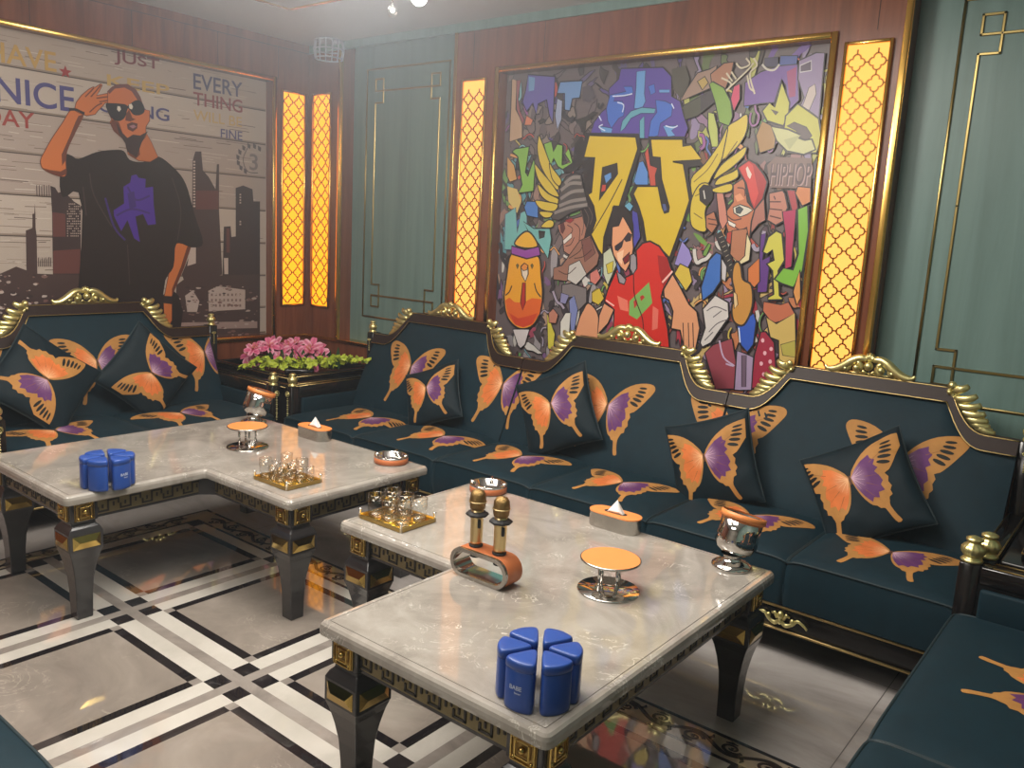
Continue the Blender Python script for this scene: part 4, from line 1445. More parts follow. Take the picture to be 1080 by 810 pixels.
def crest_ornament():
    mb = MB()
    for sd in (-1, 1):
        pts = [(sd*0.012, 0.062), (sd*0.040, 0.066), (sd*0.070, 0.052), (sd*0.100, 0.028), (sd*0.135, 0.008), (sd*0.168, 0.005), (sd*0.182, 0.018)]
        q = catmull(pts, 4, False)
        n = len(q)
        mb.tube([(x, -0.012, z) for x, z in q], [0.007+0.013*math.sin(PI*min(1, (i+2)/n))**0.8 for i in range(n)], M_gold, 8, flat=1.0)
        for (cx, cz, r0, tn) in ((0.050, 0.024, 0.024, 2.0), (0.094, 0.015, 0.018, 1.6)):
            sp = []
            for i in range(22):
                a = sd*(i/21*tn*PI)+PI/2
                r = r0*(1-i/26)
                sp.append((sd*cx+r*math.cos(a), -0.016, cz+r*math.sin(a)))
            mb.tube(sp, [0.0098*(1-i/40) for i in range(22)], M_gold, 6)
            mb.ball((sd*cx, -0.02, cz), r0*0.6, M_gold, 12)
        mb.tube([(sd*0.008, -0.016, 0.0), (sd*0.022, -0.02, 0.014), (sd*0.030, -0.016, 0.004)], [0.007, 0.006, 0.003], M_gold, 6)
        mb.tube([(sd*0.105, -0.014, 0.0), (sd*0.118, -0.018, 0.014), (sd*0.128, -0.014, 0.0)], [0.006, 0.006, 0.003], M_gold, 6)
    mb.ball((0, -0.024, 0.036), 0.019, M_gold, 16)
    for i in range(5):
        a = math.radians(90+(i-2)*30)
        mb.tube([(0, -0.014, 0.055), (0.017*math.cos(a), -0.018, 0.064+0.013*math.sin(a)), (0.025*math.cos(a), -0.012, 0.066+0.024*math.sin(a))], [0.007, 0.008, 0.005], M_gold, 7)
    mb.box((-0.17, -0.010, -0.004), (0.17, 0.008, 0.004), M_gold, 0.002, 1)
    return mb


def rib(a, r, z):
    return 1+0.07*math.cos(12*a) if 0.016 < z < 0.052 else 1


def finial_mesh():
    mb = MB()
    prof = [(0.0001, 0), (0.022, 0), (0.024, 0.005), (0.020, 0.011), (0.014, 0.014), (0.020, 0.020), (0.0245, 0.030), (0.0245, 0.040), (0.019, 0.050), (0.012, 0.055), (0.013, 0.059), (0.018, 0.062), (0.018, 0.068), (0.010, 0.073), (0.0001, 0.075)]
    mb.lathe(prof, M_gold, 36, None, rib)
    return mb


PR = {}


def proto(name, mb):
    """mesh data made once, linked by several parts"""
    o = mb.build(name)
    PR[name] = o.data
    bpy.data.objects.remove(o)


def part(name, key, parent, loc, rz=0.0, sx=1.0):
    o = bpy.data.objects.new(name, PR[key])
    COL.objects.link(o)
    o.parent = parent
    o.location = loc
    o.rotation_euler = (0, 0, rz)
    return o


proto('crest_ornament', crest_ornament())
proto('leaf_ornament_right', leaf_ornament(1))
proto('leaf_ornament_left', leaf_ornament(-1))
proto('finial', finial_mesh())
_m = MB()
for sd in (-1, 1):
    q = catmull([(0, 0.0), (0.02, -0.012), (0.045, -0.004), (0.062, 0.010), (0.085, 0.004), (0.10, -0.006)], 4, False)
    _m.tube([(sd*x, -0.008, z) for x, z in q], [0.007*(1-0.5*i/len(q)) for i in range(len(q))], M_gold, 6)
    _m.ball((sd*0.045, -0.01, 0.004), 0.009, M_gold, 10)
    _m.tube([(sd*0.012, -0.008, 0.004), (sd*0.022, -0.012, 0.018), (sd*0.034, -0.008, 0.014)], [0.006, 0.006, 0.003], M_gold, 6)
_m.ball((0, -0.01, 0.014), 0.012, M_gold, 12)
_m.ball((0, -0.01, -0.004), 0.009, M_gold, 12)
proto('base_scroll', _m)
_m = MB()
_m.tube([(0.014*math.cos(2*PI*i/16), -0.004, 0.014*math.sin(2*PI*i/16)) for i in range(16)], 0.0045, M_gold, 6, True)
_m.ball((0, -0.004, 0), 0.007, M_gold, 12)
for i in range(11):
    _m.ball((0, -0.003, -0.026-i*0.013), 0.0056 if i % 2 else 0.0042, M_gold, 8)
proto('rosette_drop', _m)


def cushion(w, y0, y1, z0, z1, crown=0.022):
    """box cushion with crowned top and piping; returns (MB, surf)"""
    mb = MB()
    def surf(x, y, d):
        u = max(-1, min(1, x/(w/2)))
        v = max(-1, min(1, (y-(y0+y1)/2)/((y1-y0)/2)))
        h = crown*(1-abs(u)**3.5)*(1-abs(v)**3.5)
        edge = -0.012*(abs(u)**14)-0.012*(abs(v)**14)
        return Vector((x, y, z1+h+edge+d))
    nx, ny = 22, 22
    vs, fs = [], []
    for j in range(ny+1):
        for i in range(nx+1):
            u = -1+2*i/nx
            v = -1+2*j/ny
            u = math.copysign(abs(u)**0.8, u)
            v = math.copysign(abs(v)**0.8, v)
            vs.append(surf(u*w/2, (y0+y1)/2+v*(y1-y0)/2, 0))
    for j in range(ny):
        for i in range(nx):
            a = j*(nx+1)+i
            fs.append((a, a+1, a+nx+2, a+nx+1))
    mb.add(vs, fs, M_velvet, True)
    # sides, slightly bowed
    ring = [vs[i] for i in range(nx+1)] + [vs[j*(nx+1)+nx] for j in range(1, ny+1)] + [vs[ny*(nx+1)+i] for i in range(nx-1, -1, -1)] + [vs[j*(nx+1)] for j in range(ny-1, 0, -1)]
    cx, cy = 0, (y0+y1)/2
    lv = []
    n = len(ring)
    K = 6
    for k in range(K+1):
        t = k/K
        o = 0.007*math.sin(PI*t)
        for p in ring:
            dx = (1 if p.x > cx else -1)*o if abs(abs(p.x)-w/2) < 0.004 else 0
            dy = (1 if p.y > cy else -1)*o if abs(abs(p.y-cy)-(y1-y0)/2) < 0.004 else 0
            lv.append((p.x+dx, p.y+dy, p.z*(1-t)+z0*t))
    fs = []
    for k in range(K):
        for i in range(n):
            j = (i+1) % n
            fs.append((k*n+i, (k+1)*n+i, (k+1)*n+j, k*n+j))
    mb.add(lv, fs, M_velvet, True)
    mb.tube([(p.x, p.y, p.z) for p in ring], 0.0045, M_piping, 6, True)
    return mb, surf


def make_sofa(w, crest_x, seats, back_bf, seat_bf, armL, armR, label, loc, rz, ady=0.0, scroll=True, name='sofa', drop=(), group=None, back=True, leafs=(1, 1)):
    root = empty(name, loc, rz)
    tag(root, label, 'sofa', group)
    h = w/2
    x0, x1 = -h, h
    # plinth / base with gilt lines
    b = MB()
    b.box((x0, 0.014, 0.112), (x1, 0.80, 0.217), M_black, 0.004, 1)
    b.build('base', root)
    g = MB()
    for z in (0.118, 0.205):
        g.box((x0, 0.006, z-0.0045), (x1, 0.016, z+0.0045), M_goldline, 0.002, 1)
    g.build('gold_bead', root)
    for fx in (x0+0.07, x1-0.07):
        for fy in (0.12, 0.74):
            f = MB()
            f.lathe([(0.0001, 0), (0.022, 0), (0.024, 0.02), (0.034, 0.10), (0.036, 0.12), (0.0001, 0.12)], M_black, 16, Matrix.Translation((fx, fy, 0)))
            f.build('foot', root)
    # seats
    n = len(seats)
    for (sx, sw), bf in zip(seats, seat_bf):
        mb, surf = cushion(sw-0.006, 0.0, 0.56, 0.217, 0.405)
        for (bx, by, rot, sc) in bf:
            butterfly(mb, surf, bx, by, rot, sc, ((0, -sw/2+0.006, 1), (0, sw/2-0.006, -1), (1, 0.02, 1), (1, 0.53, -1)), 0.025)
        mb.build('seat_cushion', root, (sx, 0, 0))
    if back:
        # upholstered back
        def bs(x, z, d):
            zt = top_edge(x, crest_x)-0.045
            u = (x-x0)/w*2-1
            t = max(0, min(1, (z-0.38)/(zt-0.38)))
            bulge = 0.022*(1-abs(u)**6)*(1-abs(2*t-1)**5)
            return Vector((x, back_y(z)-bulge-d, z))
        mb = MB()
        nx, nz = 64, 16
        vs, fs = [], []
        for i in range(nx+1):
            x = x0+w*i/nx
            zt = top_edge(x, crest_x)-0.045
            for j in range(nz+1):
                vs.append(bs(x, 0.38+(zt-0.38)*j/nz, 0))
        for i in range(nx):
            for j in range(nz):
                a = i*(nz+1)+j
                fs.append((a, a+nz+1, a+nz+2, a+1))
        mb.add(vs, fs, M_velvet, True)
        for (bx, bz) in back_bf:
            butterfly(mb, bs, bx, bz, 0, 1.0, ((0, x0+0.004, 1), (0, x1-0.004, -1)), 0.04)
        mb.build('back_upholstery', root)
        # scalloped frame
        xs = sorted(set([x0+w*i/60 for i in range(61)]+[crest_x-0.315, crest_x+0.315]))
        top = [(x, top_edge(x, crest_x)) for x in xs]
        fr = MB()
        nn = len(top)
        def fp(x, z, d):
            return (x, back_y(z)+d, z)
        ro = [fp(x, z, -0.022) for x, z in top]
        ri = [fp(x, z-0.052, -0.022) for x, z in top]
        bo = [fp(x, z, 0.035) for x, z in top]
        bi = [fp(x, z-0.052, 0.035) for x, z in top]
        q = []
        for i in range(nn-1):
            q += [(i, nn+i, nn+i+1, i+1), (i, i+1, 2*nn+i+1, 2*nn+i), (nn+i, 3*nn+i, 3*nn+i+1, nn+i+1), (2*nn+i, 2*nn+i+1, 3*nn+i+1, 3*nn+i)]
        q += [(0, 2*nn, 3*nn, nn), (nn-1, 2*nn-1, 4*nn-1, 3*nn-1)]
        fr.add(ro+ri+bo+bi, q, M_darkwood)
        # back board down to the base
        bd = [(x, z-0.05) for x, z in top]
        vs = [(x, back_y(z)+0.012, z) for x, z in bd]+[(x, back_y(0.2)+0.012, 0.2) for x, z in bd]+[(x, back_y(z)+0.035, z) for x, z in bd]+[(x, back_y(0.2)+0.035, 0.2) for x, z in bd]
        q = []
        for i in range(nn-1):
            q += [(i, nn+i, nn+i+1, i+1), (2*nn+i, 2*nn+i+1, 3*nn+i+1, 3*nn+i)]
        q += [(0, 2*nn, 3*nn, nn), (nn-1, 2*nn-1, 4*nn-1, 3*nn-1)]
        fr.add(vs, q, M_darkwood)
        o = fr.build('back_frame', root)
        gl = MB()
        gl.tube([fp(x, z+0.001, -0.022) for x, z in top], 0.0028, M_goldline, 5)
        gl.tube([fp(x, z-0.053, -0.024) for x, z in top], 0.0028, M_goldline, 5)
        gl.build('gold_bead', root)
        part('crest_ornament', 'crest_ornament', root, (crest_x, back_y(1.0)-0.005, 1.003))
        if leafs[0]:
            part('leaf_ornament', 'leaf_ornament_left', root, (crest_x-0.315, back_y(0.98)-0.01, 1.003))
        if leafs[1]:
            part('leaf_ornament', 'leaf_ornament_right', root, (crest_x+0.315, back_y(0.98)-0.01, 1.003))
    for side, on in ((-1, armL), (1, armR)):
        if not on:
            continue
        ax = side*(h+0.03)
        a = MB()
        a.box((ax-0.03, 0.02+ady, 0.0), (ax+0.03, 0.08+ady, 0.56), M_black, 0.004, 1)          # front post
        a.box((ax-0.03, 0.08+ady, 0.50), (ax+0.03, 0.72, 0.56), M_black, 0.006, 1)         # top rail
        a.box((ax-0.022, 0.08+ady, 0.10), (ax+0.022, 0.72, 0.50), M_black)
        ar = a.build('arm', root)
        a = MB()
        yb = back_y(0.84)
        a.box((ax-0.028, yb-0.03, 0.0), (ax+0.028, yb+0.04, 0.845), M_black, 0.004, 1)
        a.build('back_post', root)
        p = MB()
        xi = ax-side*0.022
        p.box((min(xi, xi-side*0.022), 0.09+ady, 0.38), (max(xi, xi-side*0.022), 0.58, 0.49), M_velvet, 0.010, 3)
        p.build('arm_upholstery', ar)
        g = MB()
        for xx in (ax-0.026, ax+0.026):
            g.tube([(xx, 0.085, 0.561), (xx, 0.72, 0.561)], 0.0028, M_goldline, 5)
        g.build('gold_bead', ar)
        part('finial', 'finial', root, (ax, 0.05+ady, 0.56)).scale = (1.4, 1.4, 1.12) if loc[0] > -1.6 else (1.12, 1.12, 1.05)
        part('finial', 'finial', root, (ax, yb-0.005, 0.845))
        if side in drop:
            part('rosette_drop', 'rosette_drop', ar, (ax, 0.018+ady, 0.515))
            part('rosette_drop', 'rosette_drop', root, (ax, yb-0.032, 0.80)).scale = (0.8, 1, 0.45)
    if scroll:
        part('base_scroll', 'base_scroll', root, (0, 0.008, 0.160)).scale = (1, 1, 1.35)
    return root


SBY = 2.905
TIE = 'teal velvet sofa section'
# body positions of the printed butterflies on the long back (fabric repeat ~0.7 m)
BX = [-3.555, -2.845, -2.158, -1.505, -0.785]
SX = [-3.62, -3.03, -2.41, -1.80, -1.21, -0.65]


def long_section(xa, xb, crest, aL, aR, label, drop=()):
    w = xb-xa
    cx = (xa+xb)/2
    seats = [(-w/4, w/2), (w/4, w/2)]
    sb = []
    for sx, sw in seats:
        wx = cx+sx
        sb.append([(b-wx, 0.275, 0, 1.0) for b in SEATX if abs(b-wx) < sw/2+0.22])
    return make_sofa(w, crest-cx, seats, [(b-cx, 0.69) for b in BX if xa-0.3 < b < xb+0.3], sb, aL, aR, label, (cx, SBY, 0), 0, 0.03, drop=drop)


SEATX = [-3.535, -2.96, -2.43, -1.845, -1.24, -0.693]
long_section(-3.965, -2.760, -3.385, True, False, 'left section of the long teal velvet butterfly sofa, its arm beside the flower corner table', (-1,))
long_section(-2.755, -1.560, -2.155, False, False, 'armless middle section of the long teal velvet butterfly sofa, below the DJ mural')
long_section(-1.555, -0.395, -0.982, False, True, 'right section of the long teal velvet butterfly sofa, before the right green panelling', (1,))
# loveseat against the man mural
make_sofa(1.42, 0.0, [(-0.355, 0.71), (0.355, 0.71)], [(-0.017, 0.69), (-0.70, 0.69), (0.645, 0.69)],
          [[(-0.061, 0.22, 0, 1.0)], [(-0.102, 0.22, 0, 1.0)]], True, True,
          'teal velvet butterfly loveseat standing against the wall with the man mural', (-4.035, 2.175, 0), PI/2, drop=(-1, 1))
# near sofa on the right wall (its back is out of the picture)
make_sofa(1.86, 0.0, [(-0.465, 0.93), (0.465, 0.93)], [(-0.46, 0.69), (0.46, 0.69)],
          [[(0.02, 0.345, 0, 1.0)], [(0.0, 0.345, 0, 1.0)]], True, True,
          'near teal velvet sofa at the right edge, its seat cushions running toward the viewer', (-0.415, 1.945, 0), -PI/2, -0.03, drop=())

# ================================================================ PILLOWS
def make_pillow(name, label, center, normal, roll, size, bfs, thick=0.075, seed=1, group='butterfly scatter pillows'):
    """square pillow; normal = facing direction, roll = rotation about it"""
    N = Vector(normal).normalized()
    X = Vector((0, 0, 1)).cross(N).normalized()
    Y = N.cross(X).normalized()
    X2 = X*math.cos(roll)+Y*math.sin(roll)
    Y2 = -X*math.sin(roll)+Y*math.cos(roll)
    m4 = Matrix((X2, Y2, N)).transposed().to_4x4()
    m4.translation = Vector(center)
    a = size/2
    def sf(u, v, d, sg=1):
        s, t = max(-1, min(1, u/a)), max(-1, min(1, v/a))
        px = u*(1-0.07*(1-t*t)) if abs(s) > 0 else u
        py = v*(1-0.07*(1-s*s))
        k = max(0.0, (1-s*s)*(1-t*t))
        h = thick*k**0.42
        w = 0.006*noise.noise(Vector((u*14+seed*3, v*14, seed)))*min(1, k*4)
        fold = 0.007*math.sin(9*(s+t)+seed)*max(0, (abs(s)+abs(t)-1.0))*min(1, k*5)
        return Vector((px, py, sg*(h+w+fold+d+0.001)))
    mb = MB()
    N_ = 26
    for sg in (1, -1):
        vs, fs = [], []
        for j in range(N_+1):
            for i in range(N_+1):
                s, t = -1+2*i/N_, -1+2*j/N_
                s, t = math.sin(s*PI/2), math.sin(t*PI/2)
                vs.append(sf(s*a, t*a, 0, sg))
        for j in range(N_):
            for i in range(N_):
                q = j*(N_+1)+i
                f = (q, q+1, q+N_+2, q+N_+1)
                fs.append(f if sg > 0 else tuple(reversed(f)))
        mb.add(vs, fs, M_velvet, True, TEAL_DK)
    for (bx, by, r, sc) in bfs:
        butterfly(mb, sf, bx, by, r, sc, ((0, -a*0.94, 1), (0, a*0.94, -1), (1, -a*0.94, 1), (1, a*0.94, -1)), 0.018, 0.0022)
    root = mb.build(name)
    root.matrix_world = m4
    tag(root, label, 'pillow', group)
    pp = MB()
    ring = []
    for k in range(4):
        for i in range(14):
            t = -1+2*i/14
            u, v = [(t, -1), (1, t), (-t, 1), (-1, -t)][k]
            ring.append(sf(u*a, v*a, 0)-Vector((0, 0, 0.001)))
    pp.tube(ring, 0.004, M_piping, 6, True)
    pp.build('piping', root)
    return root
def pil(pc, plane, pos, n, rollv, size, bfs, label, seed, thick=0.06):
    """place by the photograph: pixel of the centre on a plane at distance pos"""
    c = on_y(pc[0], pc[1], pos) if plane == 'y' else on_x(pc[0], pc[1], pos)
    return make_pillow('scatter_pillow', label, c, n, rollv, size, bfs, thick, seed)


R = math.radians
pil((457, 417), 'y', 3.37, (0.12, -0.87, 0.45), R(24), 0.35, [(-0.01, 0.03, 0, 0.85)], 'scatter pillow hiding half a butterfly on the left section of the long sofa', 1)
pil((588, 434), 'y', 3.38, (0.10, -0.95, 0.30), R(26), 0.41, [(0.0, 0.03, 0, 0.95)], 'scatter pillow tilted over the seam left of the middle sofa section', 2)
pil((752, 488), 'y', 3.36, (-0.01, -0.97, 0.22), R(22), 0.405, [(-0.01, 0.03, 0, 1.0)], 'scatter pillow across the seam right of the middle sofa section', 3)
pil((912, 517), 'y', 3.38, (-0.05, -0.88, 0.40), R(33), 0.41, [(-0.03, 0.045, 0, 1.02)], 'scatter pillow alone at the centre of the right sofa section', 4)
pil((45, 402), 'x', -4.44, (0.86, 0.05, 0.42), R(-42), 0.44, [(0.0, -0.01, R(-90), 1.0)], 'scatter pillow tilted on its corner at the left end of the loveseat', 5)
pil((155, 394), 'x', -4.46, (0.97, -0.05, 0.2), R(-43), 0.42, [(0.0, 0.0, R(92), 0.95)], 'scatter pillow tilted on its corner at the right half of the loveseat', 6)
make_pillow('scatter_pillow', 'plain dark teal pillow corner resting on the near right sofa', (0.05, 2.56, 0.51), (-0.6, -0.25, 0.75), R(45), 0.38, [], 0.05, 7)
# ================================================================ COFFEE TABLES (L-shaped, marble top)
def L_outline(P, inset, r=0.022, k=5):
    """P: 6 corners of an L (CCW); returns rounded outline inset by `inset`"""
    n = len(P)
    out = []
    for i in range(n):
        a, b, c = Vector(P[i-1]), Vector(P[i]), Vector(P[(i+1) % n])
        d0, d1 = (b-a).normalized(), (c-b).normalized()
        n0, n1 = Vector((-d0.y, d0.x)), Vector((-d1.y, d1.x))
        convex = d0.x*d1.y-d0.y*d1.x > 0
        q = b+(n0+n1)*inset
        rr = max(0.002, r-inset) if convex else 0.008+inset
        s = 1 if convex else -1
        c0 = q+(n0+n1)*rr*s
        a0 = math.atan2(-n0.y*s, -n0.x*s)
        a1 = math.atan2(-n1.y*s, -n1.x*s)
        da = (a1-a0+PI) % (2*PI)-PI
        for j in range(k+1):
            t = a0+da*j/k
            out.append((c0.x+rr*math.cos(t), c0.y+rr*math.sin(t)))
    return out


def table_leg():
    lg = MB()
    prof = [(0, .029), (.10, .031), (.16, .035), (.21, .043), (.25, .052), (.275, .060), (.280, .062), (.345, .062), (.350, .060), (.362, .054), (.372, .044), (.384, .043), (.387, .050), (.468, .050)]
    vs, fs = [], []
    for z, h in prof:
        vs += [(-h, -h, z), (h, -h, z), (h, h, z), (-h, h, z)]
    for i in range(len(prof)-1):
        for j in range(4):
            k = (j+1) % 4
            fs.append((i*4+j, i*4+k, i*4+4+k, i*4+4+j))
    fs.append((3, 2, 1, 0))
    lg.add(vs, fs, M_leg)
    o = lg.build('table_leg')
    b = o.modifiers.new('b', 'BEVEL')
    b.width, b.segments, b.limit_method = 0.003, 2, 'ANGLE'
    return o


def pyramid_plate():
    p = MB()
    h, z0, z1, w = 0.062, 0.288, 0.338, 0.050
    v = [(-w, -h-.001, z0), (w, -h-.001, z0), (w, -h-.001, z1), (-w, -h-.001, z1), (-0.028, -h-.009, (z0+z1)/2), (0.028, -h-.009, (z0+z1)/2)]
    p.add(v, [(0, 1, 5, 4), (1, 2, 5), (2, 3, 4, 5), (3, 0, 4)], M_plategold)
    return p


def ornate_plate():
    p = MB()
    h, z0, z1, w = 0.050, 0.392, 0.460, 0.036
    p.box((-w, -h-.004, z0), (w, -h, z1), M_brassplate, 0.001, 1, False)
    zc = (z0+z1)/2
    for s, d in ((0.031, 0.006), (0.018, 0.009)):
        for a, b in (((-s, -s), (s, -s)), ((s, -s), (s, s)), ((s, s), (-s, s)), ((-s, s), (-s, -s))):
            p.tube([Vector((a[0], -h-d, zc+a[1])), Vector((b[0], -h-d, zc+b[1]))], 0.0026, M_plategold, 5, False, False)
    p.ball((0, -h-0.008, zc), 0.009, M_plategold, 10)
    for sx in (-1, 1):
        for sz in (-1, 1):
            p.ball((sx*0.024, -h-0.005, zc+sz*0.024), 0.005, M_plategold, 8)
    return p


PR_leg = table_leg()
PR_leg_data = PR_leg.data
bpy.data.objects.remove(PR_leg)
proto('pyramid_plate', pyramid_plate())
proto('ornate_plate', ornate_plate())


def key_strip(mb, a, b, z0, z1, nrm):
    """greek key relief between points a, b on a vertical face with normal nrm"""
    a, b, nrm = Vector(a), Vector(b), Vector(nrm)
    L = (b-a).length
    t = (b-a).normalized()
    H = z1-z0
    def fn(u, v, d):
        p = a+t*u+nrm*d
        return (p.x, p.y, z0+v)
    mb.flat([(0, 0), (L, 0), (L, H), (0, H)], fn, 0.001, M_key)
    step = H*1.25
    n = max(1, int((L-0.02)/step))
    step = (L-0.016)/n
    w = 0.0062
    for i in range(n):
        x = 0.008+i*step
        g = step*0.92
        pts = [(x, H*0.42), (x, H*0.16), (x+g*0.48, H*0.16), (x+g*0.48, H*0.82), (x+g*0.98, H*0.82), (x+g*0.98, H*0.56)]
        q = [(x+g*0.22, H*0.55), (x+g*0.22, H*0.40)]
        for pl in (pts, q, [(x+g*0.74, H*0.60), (x+g*0.74, H*0.44)]):
            for j in range(len(pl)-1):
                (ax, ay), (bx, by) = pl[j], pl[j+1]
                lo = (min(ax, bx)-w/2, min(ay, by)-w/2)
                hi = (max(ax, bx)+w/2, max(ay, by)+w/2)
                mb.prism([(lo[0], lo[1]), (hi[0], lo[1]), (hi[0], hi[1]), (lo[0], hi[1])], fn, 0.001, 0.0035, M_keydark)


def make_table(P, label, gi):
    root = empty('coffee_table', (0, 0, 0))
    tag(root, label, 'table')
    # marble slab with bullnose edge and an incised border line
    t = MB()
    prof = [(0.030, 0.462), (0.006, 0.462), (0.001, 0.466), (0.0, 0.474), (0.0, 0.484), (0.003, 0.493), (0.009, 0.4985), (0.018, 0.500), (0.0235, 0.500), (0.0238, 0.4990), (0.0255, 0.4990), (0.0258, 0.500), (0.03, 0.500)]
    rings = [L_outline(P, i) for i, z in prof]
    m = len(rings[0])
    vs = []
    for (i, z), r in zip(prof, rings):
        vs += [(x, y, z) for x, y in r]
    for k in range(len(prof)-1):
        mm = M_groove if k in (8, 9, 10) else M_top
        t.add(vs[k*m:(k+2)*m], [(j, (j+1) % m, m+(j+1) % m, m+j) for j in range(m)], mm, k not in (8, 9, 10))
    t.flat(rings[-1], lambda u, v, d: (u, v, 0.5), 0, M_top)
    t.flat(rings[0], lambda u, v, d: (u, v, 0.462), 0, M_top)
    o = t.build('marble_top', root)
    # apron
    a = MB()
    q = L_outline(P, 0.040, 0.002, 1)
    q2 = L_outline(P, 0.075, 0.002, 1)
    n = len(q)
    vv = [(x, y, 0.388) for x, y in q]+[(x, y, 0.465) for x, y in q]+[(x, y, 0.388) for x, y in q2]+[(x, y, 0.465) for x, y in q2]
    f = []
    for j in range(n):
        k = (j+1) % n
        f += [(j, k, n+k, n+j), (2*n+k, 2*n+j, 3*n+j, 3*n+k), (k, j, 2*n+j, 2*n+k)]
    a.add(vv, f, M_leg)
    ap = a.build('apron', root)
    g = MB()
    N6 = len(P)
    for i in range(N6):
        p0, p1 = Vector(P[i]), Vector(P[(i+1) % N6])
        d = (p1-p0).normalized()
        nr = Vector((d.y, -d.x))
        d0 = (p0-Vector(P[i-1])).normalized()
        d2 = (Vector(P[(i+2) % N6])-p1).normalized()
        cv0 = d0.x*d.y-d0.y*d.x > 0
        cv1 = d.x*d2.y-d.y*d2.x > 0
        s = p0+d*(0.125 if cv0 else -0.02)-nr*0.040
        e = p1-d*(0.125 if cv1 else -0.02)-nr*0.040
        key_strip(g, (s.x, s.y, 0), (e.x, e.y, 0), 0.398, 0.456, (nr.x, nr.y, 0))
    g.build('greek_key_band', ap)
    # legs at the five outer corners
    for i in range(N6):
        p = Vector(P[i])
        d0 = (p-Vector(P[i-1])).normalized()
        d1 = (Vector(P[(i+1) % N6])-p).normalized()
        if d0.x*d1.y-d0.y*d1.x <= 0:
            continue
        c = p+(Vector((-d0.y, d0.x))+Vector((-d1.y, d1.x)))*0.078
        lg = bpy.data.objects.new('table_leg', PR_leg_data)
        COL.objects.link(lg)
        lg.parent = root
        lg.location = (c.x, c.y, 0)
        b = lg.modifiers.new('b', 'BEVEL')
        b.width, b.segments, b.limit_method = 0.003, 2, 'ANGLE'
        for k in range(4):
            part('pyramid_plate', 'pyramid_plate', lg, (0, 0, 0), k*PI/2)
            part('ornate_plate', 'ornate_plate', lg, (0, 0, 0), k*PI/2)
    return root


make_table([(-1.609, 1.281), (-0.868, 1.281), (-0.868, 2.506), (-2.154, 2.506), (-2.154, 1.803), (-1.609, 1.803)],
           'near L-shaped coffee table with marble top and dark tapered legs, carrying two microphones', 0)
make_table([(-3.734, 1.253), (-2.979, 1.253), (-2.979, 1.801), (-2.425, 1.801), (-2.425, 2.531), (-3.734, 2.531)],
           'far L-shaped coffee table with marble top and dark legs, in front of the loveseat', 1)


# ================================================================ THINGS ON THE TABLES
TZ = 0.5


def dice_cup(name, label, x, y, rz, group):
    """wedge shaped lidded cup with rounded corners, point toward the centre of the ring"""
    root = empty(name, (x, y, TZ), rz)
    tag(root, label, 'dice cup', group)
    base = [(0.019, 0.0), (0.026, 0.009), (0.054, 0.025), (0.078, 0.0355), (0.089, 0.028), (0.095, 0.0), (0.089, -0.028), (0.078, -0.0355), (0.054, -0.025), (0.026, -0.009)]
    sh = catmull(base, 5)
    def ring(s, z):
        cx = 0.062
        return [(cx+(a-cx)*s, b*s, z) for a, b in sh]
    b = MB()
    n = len(sh)
    def stack(mb, levels, mat):
        vs, fs = [], []
        for s, z in levels:
            vs += ring(s, z)
        for k in range(len(levels)-1):
            for j in range(n):
                l = (j+1) % n
                fs.append((k*n+l, k*n+j, (k+1)*n+j, (k+1)*n+l))
        fs.append(tuple(range(n)))
        fs.append(tuple((len(levels)-1)*n+j for j in reversed(range(n))))
        mb.add(vs, fs, mat, True)
    stack(b, [(0.90, 0), (0.97, 0.003), (0.985, 0.01), (0.97, 0.092), (0.95, 0.094)], M_blue)
    b.build('cup_body', root)
    l = MB()
    stack(l, [(0.95, 0.0945), (1.0, 0.096), (1.0, 0.106), (0.985, 0.111), (0.93, 0.114), (0.88, 0.1148), (0.5, 0.115)], M_blue)
    l.build('lid', root)
    return root


M_print = plain('white_logo_print', S(196, 206, 226), 0.5)


def cup_logo(root, ang):
    """tiny white lettering on the outer wall of a cup"""
    mb = MB()
    vs, fs = text_shape('BABE')
    r = 0.0945
    pts = []
    for x, y in vs:
        yy = (x-0.5)*0.030
        xx = r-0.0032*((yy/0.026)**2)+0.0008
        pts.append((xx, yy, 0.052+y*0.010))
    mb.add(pts, fs, M_print)
    vs, fs = text_shape('beer')
    pts = [(r-0.0032*(((x-0.5)*0.016+0.006)/0.026)**2+0.0008, (x-0.5)*0.016+0.006, 0.043+y*0.005) for x, y in vs]
    mb.add(pts, fs, M_print)
    mb.build('printed_logo', [c for c in bpy.data.objects if c.parent == root and c.name.startswith('cup_body')][0])


near_pos = ['at the back left', 'at the left', 'at the front left', 'at the front right', 'at the right', 'at the back right']
for (cx, cy, a0, tname, logo_k) in ((-0.985, 1.400, 0.0, 'near', 0), (-3.035, 1.435, 0.25, 'far', 0)):
    to_cam = math.atan2(-cy, -cx)
    for k in range(6):
        an = to_cam+math.radians(-30-60*k)+a0*0.4
        pos = ['front left', 'left', 'back left', 'back right', 'right', 'front right'][k]
        r = dice_cup('dice_cup', 'blue dice cup, %s of the ring of six on the %s table' % (pos, tname), cx, cy, an, 'blue dice cups on the %s table' % tname)
        if (k == 0 and tname == 'near') or (k == 5 and tname == 'far'):
            cup_logo(r, an)


def stadium(L, W, k=10):
    o = []
    r = W/2
    for i in range(k+1):
        a = -PI/2+PI*i/k
        o.append((L/2-r+r*math.cos(a), r*math.sin(a)))
    for i in range(k+1):
        a = PI/2+PI*i/k
        o.append((-L/2+r+r*math.cos(a), r*math.sin(a)))
    return o


